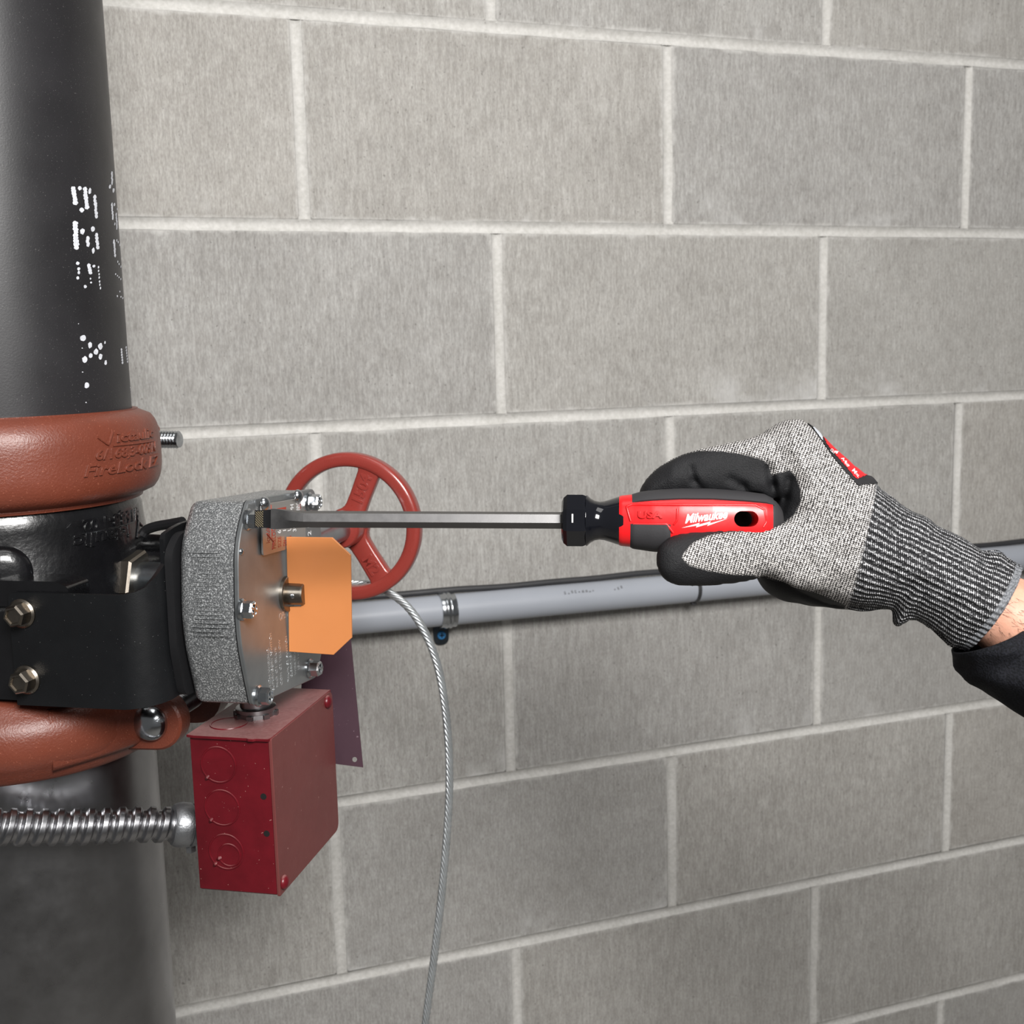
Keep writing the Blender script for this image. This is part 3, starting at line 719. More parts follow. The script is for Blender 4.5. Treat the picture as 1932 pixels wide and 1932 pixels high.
for A, txt in ((A1, '1504'), (A2, 'M2'), (A3, None)):
    rings = []
    for t in np.linspace(0, 1, 17):
        r = 9+(rc-9)*t
        w = 8.2+1.2*abs(t-.4)+ (6.5*max(0, (t-.80)/.20)**2) + (5*max(0, (.18-t)/.18)**2)
        d = 5.2
        s = rounded([(-w, -d), (w, -d), (w, d), (-w, d)], 2.2, 3)
        er = (EN*math.cos(A)+EZ*math.sin(A)); et = -EN*math.sin(A)+EZ*math.cos(A)
        rings.append(np.array([L(WX, WYd, WZ)+er*r*MM+et*p[0]*MM+EB*p[1]*MM for p in s]))
    sp = obj('spoke', loft(rings), 'wheel_red', hw, 60)
    if txt:
        sg = 1 if txt == '1504' else -1
        t = text_vf(txt, 12.5, .5, .35, 0, 'CENTER', bevel=.2)
        er = (EN*math.cos(A)+EZ*math.sin(A)); et = -EN*math.sin(A)+EZ*math.cos(A)
        r0 = 33 if txt == '1504' else 35
        obj('cast_number', mapped(t, lambda x, y, d: L(WX, WYd, WZ)+er*(r0+x)*MM+et*(y-4.2)*MM-EB*(5.1+d)*MM), 'wheel_red', sp, 40)
obj('hub', lathe(L(WX, WYd+9, WZ), -EB, [(0, 13*MM), (10*MM, 14.5*MM), (26*MM, 14.5*MM), (30*MM, 14*MM), (31*MM, 13*MM), (31*MM, 8*MM)], 48), 'wheel_red', hw, 40)
obj('worm_shaft', cyl(L(WX, 100, WZ), L(WX, WYd+12, WZ), 8.6*MM, 32, 1*MM), 'steel', hw, 40)
# cotter pin through the worm shaft
cp_y = 160.0; cpc = np.array([WX, cp_y, WZ]);
cpp = [(-3, -9, 16), (1, -9.4, 11), (-2, -9.6, 5), (2, -10, 1), (5, -10.2, -2), (10, -10, -5), (15, -9.5, -9), (14, -9, -14)]
obj('cotter_pin', tube(spline([L(WX+a, cp_y+b, WZ+c) for a, b, c in cpp], 40), 1.3*MM, 8), 'zinc', hw, 40)
obj('cotter_pin', tube(spline([L(WX+a-2, cp_y+b-.5, WZ+c) for a, b, c in ((2, -9, 12), (0, -10, 4), (-1, -10, -4), (1, -9, -12))], 24), 1.3*MM, 8), 'zinc', hw, 40)
# ================================================================== junction box
jb = thing('junction_box', 'maroon square junction box with round knockouts below the operator', 'junction box', L(-27, 50, -101.6))
S_ = 101.6
fr0 = (O0, EN, EB, EZ)
obj('body', box(fr0, -54*MM, -1.2*MM, .6*MM, S_*MM, -S_*MM, -1.2*MM, 1.0*MM), 'jbox_red', jb, 30)
# top flange sheet with a notch, overlapping the side
tpoly = np.array([(-55.5, -.2), (-50, -1.6), (-15, -1.6), (-13.5, -2.6), (-10.5, -2.6), (-9, -1.6), (-1.0, -1.4), (0, 1), (0, 101), (-54, 102)])
obj('top_flange', prism(tpoly*MM, (O0, EN, EB, EZ), -1.4*MM, 0.2*MM, .25*MM), 'jbox_red', jb, 25)
lid = obj('lid', prism(rounded(np.array([(0, 0), (102.5, 0), (102.5, -102), (0, -102)])*MM, [1.5*MM, 7*MM, 7*MM, 1.5*MM], 5), (O0, EB, EZ, EN), -1.2*MM, .6*MM, .4*MM), paint('lid_red_with_veil', (106, 54, 52), .42, 0, .5, 500, .0002, .2, .06, 40, gran=(420, .745, (200, 160, 150), .5)), jb, 25, label='red lid with a brownish reflection painted into its colour')  # lid colour is lighter and browner to include a veiling reflection
y, z = 97.0, -9.0
q = on_x(618, 1324, 1)
obj('lid_screw', domehead(L(.6, q[1], q[2]), EN, 4.6*MM, 3.4*MM, 20), M['jbox_red'], lid, 50)
obj('lid_screw', domehead(L(.6, 6, -95), EN, 4.6*MM, 3.4*MM, 20), M['jbox_red'], lid, 50)
def knock(c, ea, eb, en, r, tab):
    """pressed knockout: disc with a groove ring and a bridging tab"""
    disc = lathe(c-en*.1*MM, en, [(0, r), (.35*MM, r-.2*MM), (.35*MM, .01*MM)], 40)
    a = np.linspace(0, 2*math.pi, 49)
    ring = tube([c+(ea*math.cos(t)+eb*math.sin(t))*(r+.35*MM)+en*.1*MM for t in a], .6*MM, 6, False)
    tabp = c+(ea*math.cos(tab)+eb*math.sin(tab))*(r+.2*MM)
    tb = tube([tabp-(ea*math.cos(tab)+eb*math.sin(tab))*1.5*MM+en*.1*MM, tabp+en*.7*MM, tabp+(ea*math.cos(tab)+eb*math.sin(tab))*1.8*MM+en*.1*MM], [.9*MM, 1.3*MM, .9*MM], 8)
    return join(disc, ring, tb)
for u, v in ((412, 1443), (419, 1524), (427, 1607)):
    q = on_y(u, v, .4)
    obj('knockout', knock(L(q[0], .5, q[2]), EN, EZ, -EB, 11*MM, math.radians(228)), 'jbox_red', jb, 40)
q = on_y(427, 1607, .4)
obj('knockout', knock(L(q[0]+2, .3, q[2]-2), EN, EZ, -EB, 6.8*MM, math.radians(200)), 'jbox_red', jb, 40)
q = on_z(432, 1366, 0)
obj('knockout', knock(L(q[0], q[1], .2), EN, EB, EZ, 11*MM, math.radians(80)), 'jbox_red', jb, 40)
for u, v in ((497, 1503), (503, 1573)):
    q = on_y(u, v, .4)
    obj('screw_hole', lathe(L(q[0], .55, q[2]), -EB, [(0, 2.0*MM), (.12*MM, 2.0*MM), (.12*MM, .01*MM)], 20), 'jbox_dark', jb, 40)
# nipple and locknut that carry the box
ni = on_z(483, 1343, 2)
NX, NY = ni[0], ni[1]
nip = thing('conduit_nipple', 'dark threaded nipple and locknut joining operator and junction box', 'pipe fitting', L(NX, NY, .2))
obj('nipple', cyl(L(NX, NY, .2), L(NX, NY, 20), 10*MM, 32), 'thread', nip, 40)
pts = []
for i in range(8):
    a0 = i*math.pi/4
    for da, r in ((0, 14.6), (.28, 14.6), (.30, 12.6), (.78, 12.6)): pts.append(((NX+r*math.cos(a0+da))*MM, (NY+r*math.sin(a0+da))*MM))
obj('locknut', prism(np.array(pts), (O0, EN, EB, EZ), .2*MM, 3.4*MM, .4*MM), 'thread', nip, 25)
obj('locknut', lathe(L(NX, NY, 3.4), EZ, [(0, 13*MM), (2.5*MM, 13*MM), (3*MM, 12*MM)], 32), 'thread', nip, 30)

# ================================================================== flexible metal conduit
k0 = on_y(362, 1556, 22)
cp = [L(*on_y(u, 1556, 22+.198*(u-362))) for u in (372, 340, 310)]
for (u, v, y) in [(u, v, 22+.198*(u-362)) for u, v in ((250, 1556), (150, 1560), (50, 1561), (-60, 1560), (-170, 1562), (-300, 1575))]:
    q = on_y(u, v, y); cp.append(L(*q))
cpath = spline(cp, 900)
seg = np.r_[0, np.cumsum(np.linalg.norm(np.diff(cpath, axis=0), axis=1))]
keep = seg > .006
cpath, seg = cpath[keep], seg[keep]
pit = 9.2*MM; SEG = 36
T = np.gradient(cpath, axis=0); T /= np.linalg.norm(T, axis=1)[:, None]
e1 = perp(T[0])[0]; rings = []; aa = np.linspace(0, 2*math.pi, SEG, endpoint=False)
for p, t, s in zip(cpath, T, seg):
    e1 = nrm(e1-t*(e1@t)); e2 = np.cross(t, e1)
    ph = ((s/pit+aa/(2*math.pi)) % 1.0)
    prf = np.interp(ph, [0, .08, .20, .58, .70, .80, 1.0], [9.3, 9.5, 11.2, 11.3, 9.9, 9.2, 9.3])*MM
    rings.append(p+prf[:, None]*(np.cos(aa)[:, None]*e1+np.sin(aa)[:, None]*e2))
fm = thing('flexible_conduit', 'ribbed metal flexible conduit running into the junction box', 'conduit', cpath[-1])
obj('spiral_armour', loft(rings), 'fmc', fm, 50)
cdir = nrm(cp[0]-cp[2])
fo = cp[0]+cdir*5*MM
obj('connector', lathe(fo, -cdir, [(0, 13.4*MM), (8*MM, 13.4*MM), (8.6*MM, 12.6*MM), (9.2*MM, 12.6*MM), (9.8*MM, 14*MM), (15*MM, 14.4*MM), (19*MM, 13.6*MM), (20.5*MM, 12.6*MM), (21*MM, 10*MM)], 40), 'fitting', fm, 35, label='cast zinc conduit connector')
obj('clamp_screw', hexbolt(fo-cdir*10*MM-EZ*12.5*MM, -EZ, 6*MM, 6*MM, 4*MM, EN), 'fitting', fm, 30)

# ================================================================== plum sheet tag hanging behind the box
TD = .81
tn = nrm(-ray(640, 1320)-.18*RT); tP = at(640, 1320, TD)
c = [onpl(u, v, tP, tn) for u, v in ((575, 1195), (661, 1195), (685, 1448), (560, 1432))]
ex = nrm(c[1]-c[0]); ey = nrm(np.cross(tn, ex)); 
P2 = np.array([((p-c[0])@ex, (p-c[0])@ey) for p in c])
hc = onpl(669, 1433, tP, tn); hcc = np.array([(hc-c[0])@ex, (hc-c[0])@ey]); hr = 1.75*MM
# sheet with a real hole: outer ring stitched to the hole ring
def sheet_with_hole(P2, hc, hr, t, fr):
    a = np.linspace(0, 2*math.pi, 33)[:-1]; hole = np.c_[hc[0]+hr*np.cos(a), hc[1]+hr*np.sin(a)]
    outer = []
    for ang in a:
        d = np.array([math.cos(ang), math.sin(ang)]); best = None
        for i in range(len(P2)):
            p, q = P2[i], P2[(i+1) % len(P2)]; e = q-p; den = d[0]*e[1]-d[1]*e[0]
            if abs(den) < 1e-12: continue
            w = p-hc; tt = (w[0]*e[1]-w[1]*e[0])/den; ss = (w[0]*d[1]-w[1]*d[0])/den
            if tt > 0 and -1e-9 <= ss <= 1+1e-9 and (best is None or tt < best): best = tt
        outer.append(hc+d*best)
    for p in P2:
        k = int(np.argmin([np.linalg.norm(nrm(o-hc)-nrm(p-hc)) for o in outer])); outer[k] = p
    o, ex, ey, ez = fr; f3 = lambda A, z: o+A[:, :1]*ex+A[:, 1:2]*ey+z*ez
    return loft([f3(hole, 0), f3(np.array(outer), 0), f3(np.array(outer), t), f3(hole, t), f3(hole, 0)], True, False, False)
obj('sheet_tag', sheet_with_hole(P2, hcc, hr, .8*MM, (c[0], ex, ey, -nrm(np.cross(ex, ey)))), 'plum', None, 25, label='plum coloured metal sheet tag with a small hole behind the junction box', cat='tag')

# ================================================================== conduit on the wall
PVR = .0167; PVY = -PVR-.010
zc = lambda u, v: onpl(u, v, V3(0, PVY, 0), V3(0, 1, 0))
pa, pb = zc(700, 1164), zc(1400, 1100)
sl = (pb[2]-pa[2])/(pb[0]-pa[0])
line = lambda x, dy=0, dz=0: V3(x, PVY+dy, pa[2]+sl*(x-pa[0])+dz)
pv = thing('wall_conduit', 'long grey plastic conduit running along the block wall', 'conduit', line(.5, 0, -PVR))
obj('conduit_tube', cyl(line(-1.0), line(2.3), PVR, 48), 'pvc', pv, 40)
pts_ = []
for u, v, n_ in ((1056, 1110, 9), (1149, 1101, 3)):      # worn, unreadable ink
    x0 = zc(u, v)[0]
    for i in range(n_):
        w_, h_ = RNG.uniform(.0016, .0030), RNG.uniform(.0015, .0045); y0 = .0085+RNG.uniform(0, .0015)
        q = np.array([(x0+i*.0042+RNG.uniform(-.0004, .0004), y0), (x0+i*.0042+w_, y0+RNG.uniform(0, .0006)), (x0+i*.0042+w_*.8, y0+h_), (x0+i*.0042-.0002, y0+h_*.8)])
        pts_.append((np.array([line(x)+V3(0, -math.cos(y/PVR), math.sin(y/PVR))*(PVR+.0001) for x, y in q]), [(0, 1, 2, 3)]))
obj('faint_print', join(*pts_), 'pvc_print', pv, 0, kind='stuff')
xt = zc(1308, 1105)[0]
zt_ = thing('cable_tie', 'thin black cable tie around the grey conduit below the thumb', 'cable tie', line(xt, 0, -PVR))
obj('tie_band', lathe(line(xt-.0022), V3(1, 0, sl), [(0, PVR+.0001), (0, PVR+.0009), (.0044, PVR+.0009), (.0044, PVR+.0001)], 48, cap=False), 'cable', zt_, 40)
obj('tie_head', box((line(xt, .0, -PVR), V3(1, 0, 0), V3(0, 1, 0), EZ), -.003, .003, -.003, .003, -.0035, .0005, .0005), 'cable', zt_, 30)
# black cable lying on the conduit
cb = []
for x in np.linspace(-1.0, 2.3, 160):
    cb.append(line(x, .0045, PVR+.0033)+V3(0, 0, .0007*math.sin(x*21)+.0004*math.sin(x*57)))
obj('black_cable', tube(cb, .0034, 10), 'cable', None, 40, label='thin black cable lying on top of the grey conduit', cat='cable')
# strap
xs = zc(842, 1148)[0]
st = thing('pipe_strap', 'galvanised one-hole strap clamping the grey conduit to the wall', 'pipe strap', line(xs, 0, -PVR-.03))
rings = []
ths = np.linspace(math.radians(100), math.radians(-95), 28)   # angle 0 = towards the camera, 90 = up
def strap_sec(R_, thk):
    return [(-.0085, R_), (-.0085, R_+thk), (-.0045, R_+thk), (-.0030, R_+thk+.0012), (-.0016, R_+thk+.0012), (0, R_+thk+.0003), (.0016, R_+thk+.0012), (.0030, R_+thk+.0012), (.0045, R_+thk), (.0085, R_+thk), (.0085, R_)]
for th in ths:
    rings.append(np.array([line(xs+dx)+V3(0, -math.cos(th), math.sin(th))*r for dx, r in strap_sec(PVR+.0003, .0016)]))
obj('strap_band', loft(rings), 'zinc', st, 40)
zl = PVR+.0008
fp = rounded([(-.0085, -.004), (.0085, -.004), (.0085, -.0285), (-.0085, -.0285)], [.001, .001, .008, .008], 6)
obj('strap_foot', prism(fp, (line(xs, -PVY-.0008, -zl+.002), V3(1, 0, 0), EZ, V3(0, -1, 0)), 0, .0022, .0004), 'strap_shaded', st, 30)
obj('strap_foot', box((line(xs, 0, -zl), V3(1, 0, 0), V3(0, 1, 0), EZ), -.0085, .0085, -.002, -PVY-.0008, -.0016, .0004, .0003), 'strap_shaded', st, 30)
sq = line(xs, -PVY-.003, -zl-.0155)
scr = obj('anchor_screw', lathe(sq, V3(0, -1, 0), [(0, .0048), (.0012, .0048), (.0022, .0040), (.0022, .0001)], 24), 'blue', st, 35, label='blue cross-head screw')
for d1, d2 in ((V3(1, 0, 0), EZ), (EZ, V3(1, 0, 0))):
    obj('cross_recess', box((sq+V3(0, -.0022, 0), d1, V3(0, 1, 0), d2), -.0026, .0026, -.0002, .0002, -.0006, .0006), 'jbox_dark', scr, 0)

# ================================================================== wire rope
rp = [(560, 1085, 240), (610, 1094, 242), (660, 1101, 243), (698, 1104, 244), (732, 1117, 244), (770, 1146, 243), (800, 1190, 242), (824, 1250, 241), (838, 1320, 240), (846, 1400, 240), (848, 1480, 240), (845, 1550, 240), (840, 1615, 240), (832, 1700, 240), (820, 1800, 240), (800, 1950, 240)]
RPp = spline([L(*on_y(u, v, y)) for u, v, y in rp], 620)
rs = np.r_[0, np.cumsum(np.linalg.norm(np.diff(RPp, axis=0), axis=1))]
rope = thing('wire_rope', 'twisted galvanised wire rope looping from the handwheel down the wall', 'wire rope', RPp[-1])
T = np.gradient(RPp, axis=0); T /= np.linalg.norm(T, axis=1)[:, None]
fr_ = []; e1 = perp(T[0])[0]
for t in T: e1 = nrm(e1-t*(e1@t)); fr_.append((e1.copy(), np.cross(t, e1)))
for k in range(6):
    path = [p+(.00215)*(math.cos(2*math.pi*(k/6)-s/.030*2*math.pi)*f[0]+math.sin(2*math.pi*(k/6)-s/.030*2*math.pi)*f[1]) for p, f, s in zip(RPp, fr_, rs)]
    obj('strand', tube(path, .00125, 7), 'rope', rope, 60)
obj('core_strand', tube(RPp, .0013, 6), 'rope', rope, 60)
# ================================================================== screwdriver
_b1 = pl(470, 980, CX+1)
TIP = at(481, 979, proj(L(CX+6, _b1[0], _b1[1]))[2]-.011)
END = at(1492, 984, .627)
sax = nrm(END-TIP); SL = np.linalg.norm(END-TIP)
s3 = nrm(-ray(1100, 983)); s3 = nrm(s3-sax*(s3@sax)); s2 = nrm(np.cross(s3, sax))
if s2@UP < 0: s2 = -s2
def t_at(u):
    k_ = RT*F_PX-FW*(u-966); return -((TIP-CAM)@k_)/(sax@k_)
def yc(u): return proj(TIP+sax*t_at(u))[1]
def pxm(u): return proj(TIP+sax*t_at(u))[2]/F_PX        # metres per pixel there
sd = thing('screwdriver', 'large flat-blade screwdriver with red and black handle held in the glove', 'screwdriver', TIP+sax*SL*.6-s2*.02)
# handle profile from the silhouette (px x, half height px)
HP = [(1168, 46), (1172, 47.5), (1195, 50), (1230, 55), (1280, 58.5), (1340, 58.5), (1400, 54), (1440, 49), (1455, 44.5), (1463, 39), (1470, 31), (1475, 22), (1478, 10)]
hu = [a for a, b in HP]; hh = [b for a, b in HP]
def half(u): return float(np.interp(u, hu, hh))*pxm(u)
NE = 2.7
def sect(u, grow=0.0, n=64, a0=0, a1=None, dz=1.0):
    r = half(u)+grow; c = TIP+sax*t_at(u)
    a = np.linspace(0, 2*math.pi, n, endpoint=False) if a1 is None else np.linspace(a0, a1, n)
    ca, sa = np.cos(a), np.sin(a); k = (np.abs(ca)**NE+np.abs(sa)**NE)**(-1/NE)
    return c+(r*.97*k*ca)[:, None]*s3+(r*k*sa)[:, None]*s2
def front(u, v, lift=0.0):
    """point on the camera-facing side of the handle at pixel (u,v)"""
    d = ray(u, v); t = t_at(u); c = TIP+sax*t; r = half(u)
    lo, hi = 0.0, 1.0
    for _ in range(24):
        zf = (lo+hi)/2
        P = onpl(u, v, c+s3*r*.97*zf, s3); y = (P-c)@s2; zs_ = (max(0, 1-min(1, abs(y)/r)**NE))**(1/NE)
        if zs_ > zf: lo = zf
        else: hi = zf
    return P+s3*lift
us_ = sorted(set([u for u in hu if u < 1453]+list(np.linspace(1175, 1453, 28))))
hb = obj('handle', loft([sect(u) for u in us_]), 'drv_red', sd, 40, label='red plastic handle')
obj('end_cap', loft([sect(u, -.0004 if u > 1453 else -.0008) for u in (1448, 1453.5, 1458, 1463, 1467, 1471, 1475, 1478)]), 'drv_black', sd, 40, label='dark grey rubber end cap')
# hanging hole cut right through the handle
hc_ = [front(u, 979) for u in (1400, 1416)]
hr_ = 14.6*pxm(1408); P = []
for a in np.linspace(math.pi/2, 3*math.pi/2, 12): P.append(((hc_[0]-hc_[0])@sax+hr_*math.cos(a), hr_*math.sin(a)))
for a in np.linspace(-math.pi/2, math.pi/2, 12): P.append((np.linalg.norm(hc_[1]-hc_[0])+hr_*math.cos(a), hr_*math.sin(a)))
cut = obj('cutter', prism(np.array(P), (hc_[0], sax, s2, s3), -.045, .01), 'drv_red', sd, 0)
md = hb.modifiers.new('hole', 'BOOLEAN'); md.object = cut; md.operation = 'DIFFERENCE'; md.solver = 'EXACT'
dg = bpy.context.evaluated_depsgraph_get(); nm = bpy.data.meshes.new_from_object(hb.evaluated_get(dg)); hb.modifiers.clear()
old = hb.data; hb.data = nm; bpy.data.objects.remove(cut, do_unlink=True); nm.shade_smooth(); nm.set_sharp_from_angle(angle=math.radians(40))
# soft black grip inlays
def grip(u0, u1, a0, a1, name='grip_inlay'):
    R_ = []
    for u in np.linspace(u0, u1, 18):
        e = min(1, (u-u0)/5, (u1-u)/5); g = .0009*max(.15, e)
        o_ = sect(u, g, 20, math.radians(a0), math.radians(a1)); i_ = sect(u, -.0012, 20, math.radians(a0-2), math.radians(a1+2))
        R_.append(np.concatenate([o_, i_[::-1]]))
    obj(name, loft(R_), 'drv_black', sd, 35, label='black rubber grip inlay')
grip(1192, 1456, 39, 141); grip(1189, 1263, -172, -7); grip(1263, 1456, -152, -30)
# raised lines around the red panel
def line_px(pts, w=.45):
    Q = []
    for a, b in zip(pts[:-1], pts[1:]):
        for t in np.linspace(0, 1, 7, endpoint=False): Q.append(front(a[0]+(b[0]-a[0])*t, a[1]+(b[1]-a[1])*t))
    Q.append(front(*pts[-1])); return tube(Q, w*MM, 8)
obj('panel_ridge', join(line_px([(1190, 983), (1186, 970), (1182, 956), (1192, 952), (1300, 953), (1425, 953), (1442, 962), (1446, 985), (1440, 995)], .7), line_px([(1195, 989), (1258, 989), (1270, 1005)], .8), line_px([(1278, 960), (1277, 982), (1271, 990)], .6)), 'drv_red', sd, 50)
# lettering
def on_handle(s, u0, v0, u1, v1, size, ext, lift, shear=0, bold=.02, bevel=0):
    t = text_vf(s, size, ext, bold*size, shear, bevel=bevel); v = t[0]; w = v[:, 0].max(); out = []
    for x, y, d in v:
        u = u0+(u1-u0)*x/w; vv = v0+(v1-v0)*x/w-y
        out.append(front(u, vv, lift*MM+d*MM))
    return np.array(out), t[1]
obj('raised_letters', on_handle('USA', 1203, 977, 1250, 977, 18, .7, .2, 0, .035, .12), 'drv_red', sd, 40)
obj('brand_print', on_handle('Milwaukee', 1292, 987, 1373, 977, 23, 0, .25, .32, .03), 'white_print', sd, 0, label='white script lettering')
bolt_px = [(1286, 996), (1320, 986.5), (1318, 990), (1341, 983.5), (1339, 987.5), (1374, 978), (1334, 992.5), (1337, 988.5), (1313, 995), (1315, 991.5)]
def fan(P): return np.array([front(u, v, .25*MM) for u, v in P])
tri = [(0, 1, 9), (1, 2, 9), (2, 8, 9), (2, 3, 8), (3, 7, 8), (3, 4, 7), (4, 6, 7), (4, 5, 6)]
obj('lightning_mark', (fan(bolt_px), tri), 'white_print', sd, 0, label='white lightning bolt')
# glossy black collar: octagonal bolster and waist
def circ(u, rpx, n=64, rot=0.0, npoly=None):
    c = TIP+sax*t_at(u); r = rpx*pxm(u); a = np.linspace(0, 2*math.pi, n, endpoint=False)
    if npoly:
        k = math.cos(math.pi/npoly)/np.cos((a+rot) % (2*math.pi/npoly)-math.pi/npoly); k = k/math.cos(math.pi/npoly)*.965
    else: k = np.ones(n)
    return c+(r*k*np.cos(a))[:, None]*s3+(r*k*np.sin(a))[:, None]*s2
rot8 = math.pi/8
obj('bolster', loft([circ(1060.5, 22), circ(1060.5, 36, npoly=8, rot=rot8), circ(1064, 44, npoly=8, rot=rot8), circ(1071, 50, npoly=8, rot=rot8), circ(1100, 50, npoly=8, rot=rot8), circ(1107, 47, npoly=8, rot=rot8)]), 'drv_gloss', sd, 18, label='faceted glossy black bolster')
wa = [(1106, 48.5), (1108, 48), (1114, 42.5), (1122, 37.8), (1131, 36), (1140, 37), (1150, 40), (1162, 44), (1172, 47), (1176, 47)]
obj('neck', loft([circ(u, r) for u, r in wa]), 'drv_gloss', sd, 50, label='glossy black waisted neck')
cm = TIP+sax*t_at(1082); rm = 50*pxm(1082)*.965*math.cos(0)
obj('bolster_mark', box((cm+s3*(rm*1.0), sax, s2, s3), -1.3*pxm(1082), 1.3*pxm(1082), -4*pxm(1082), 12*pxm(1082), -.0004, .0006), 'white_print', sd, 0)
# hexagonal shaft flaring into the blade
def hexs(u, rpx):
    c = TIP+sax*t_at(u); r = rpx*pxm(u); P = []
    for k_ in range(6):
        a, b = k_*math.pi/3, (k_+1)*math.pi/3
        for t in (0, .5): 
            p = np.array([math.cos(a), math.sin(a)])*(1-t)+np.array([math.cos(b), math.sin(b)])*t; P.append(p)
    P = np.array(P)*r
    return c+P[:, :1]*(s3*math.cos(-.30)-s2*math.sin(-.30)*0+s2*math.sin(-.30))+P[:, 1:2]*(s2*math.cos(-.30)-s3*math.sin(-.30))
def rects(u, hpx, tpx):
    c = TIP+sax*t_at(u); h, t = hpx*pxm(u), tpx*pxm(u)
    P = [(t, -.4*h), (t, .35*h), (t*.9, h), (0, h), (-t*.9, h), (-t, .35*h), (-t, -.4*h), (-t*.5, -h), (-t*.2, -h), (0, -h), (t*.5, -h), (t*.9, -h*.85)]
    P = [(t, -.5*h), (t, .0), (t, h*.5), (t, h), (0, h), (-t, h), (-t, .5*h), (-t, 0), (-t, -.5*h), (-t, -h), (0, -h), (t, -h)]
    P = P[1:]+P[:1]
    P = np.array(P); return c+P[:, :1]*s3+P[:, 1:2]*s2
obj('shaft', loft([hexs(u, 16.2) for u in (576, 700, 850, 1061)]), 'shaft', sd, 20, label='dark hexagonal steel shaft')
def morph(A, B, t): return A*(1-t)+B*t
bl = []
for u, t in ((579, 0.0), (570, .06), (555, .25), (540, .55), (528, .85), (520, 1.0)):
    bl.append(morph(hexs(u, 16.2), rects(u, 19.2, 10-2.6*t), t**.8))
bl += [rects(513, 19, 7.0)]
obj('blade', loft(bl), 'shaft', sd, 14, label='flared flat blade')
u0 = proj(TIP)[0]
obj('blade_tip', loft([rects(514, 17.9, 6.8), rects(509, 17.5, 5.6), rects(502, 17, 4.6), rects(u0+1, 16.4, 3.4), rects(u0, 15.6, 2.4)]), 'tip', sd, 20, label='blackened blade tip')
kn = []
for i in range(-7, 8):
    for sg in (1, -1):
        a, b = (u0+2, i*4.6), (u0+17, i*4.6+sg*15)
        q = []
        for t in np.linspace(0, 1, 8):
            u = a[0]+(b[0]-a[0])*t; y = a[1]+(b[1]-a[1])*t
            if abs(y) <= 15.8: q.append(TIP+sax*t_at(u)+s2*y*pxm(u)+s3*(3.55+.07*(u-u0))*pxm(u))
        if len(q) > 1: kn.append(tube(q, .10*MM, 4))
o = obj('knurl_pattern', join(*kn), paint('brass_knurl_line', (126, 114, 86), .4, .4), sd, 0, kind='stuff', label='fine crossed knurl lines on the tip')
# ================================================================== gloved hand and forearm
HC = at(1540, 1000, .632); hw_ax = nrm(-ray(1540, 1000))            # hw_ax points to the camera
hx = nrm(RT-hw_ax*(RT@hw_ax)); hy = np.cross(hw_ax, hx)
def hp(u, v, r=0.0):
    Q = onpl(u, v, HC+hw_ax*r*MM, hw_ax)-HC; return np.array([Q@hx, Q@hy])*1000
def HW(p, q, r): return HC+(hx*p+hy*q+hw_ax*r)*MM
def hloc(P): q = np.asarray(P)-HC; return np.array([q@hx, q@hy, q@hw_ax])*1000
def hpoly(px, r=0.0): return np.array([hp(u, v, r) for u, v in px])
def sd_poly(P, X, Y):
    """signed distance to polygon (negative inside)"""
    d = np.full(X.shape, 1e9, np.float32); ins = np.zeros(X.shape, bool); n = len(P)
    for i in range(n):
        a, b = P[i], P[(i+1) % n]; e = b-a; wx, wy = X-a[0], Y-a[1]
        t = np.clip((wx*e[0]+wy*e[1])/(e@e), 0, 1)
        d = np.minimum(d, (wx-e[0]*t)**2+(wy-e[1]*t)**2)
        if a[1] != b[1]:
            c = ((Y < a[1]) != (Y < b[1])) & (X < (b[0]-a[0])*(Y-a[1])/(b[1]-a[1])+a[0]); ins ^= c
    d = np.sqrt(d); return np.where(ins, -d, d)
VX = 1.0
gp0, gq1 = hp(1180, 770); gp1, gq0 = hp(1990, 1262)
ax_p = np.arange(gp0, gp1, VX, dtype=np.float32); ax_q = np.arange(gq0, gq1, VX, dtype=np.float32); ax_r = np.arange(-76, 62, VX, dtype=np.float32)
PP, QQ = np.meshgrid(ax_p, ax_q, indexing='ij')
def pillow(px, rc, H, W, sm=2, rp=0.0):
    P = chaikin(hpoly(px, rp), sm, True); d2 = sd_poly(P, PP, QQ)
    s = np.clip(-d2/W, 0, 1); T = (H*np.sqrt(s*(2-s)) if np.isscalar(H) else H*np.sqrt(s*(2-s))).astype(np.float32)
    rc_ = np.broadcast_to(np.asarray(rc, np.float32), PP.shape)
    a = np.abs(ax_r[None, None, :]-rc_[:, :, None])
    fin = (a-T[:, :, None])*.8
    fout = np.sqrt(np.maximum(d2, 0)[:, :, None]**2+a*a)
    return np.where((d2 < 0)[:, :, None], fin, fout).astype(np.float32)
def smin(a, b, k):
    h = np.clip(.5+.5*(b-a)/k, 0, 1); return b+(a-b)*h-k*h*(1-h)
def cone(a, b, r1, r2):
    """tapered capsule between points a,b (p,q,r)"""
    a, b = np.array(a, np.float32), np.array(b, np.float32); e = b-a
    wx, wy, wz = PP[:, :, None]-a[0], QQ[:, :, None]-a[1], ax_r[None, None, :]-a[2]
    t = np.clip((wx*e[0]+wy*e[1]+wz*e[2])/(e@e), 0, 1)
    return np.sqrt((wx-e[0]*t)**2+(wy-e[1]*t)**2+(wz-e[2]*t)**2)-(r1+(r2-r1)*t)
def P3(u, v, r): p = hp(u, v, r); return (p[0], p[1], r)
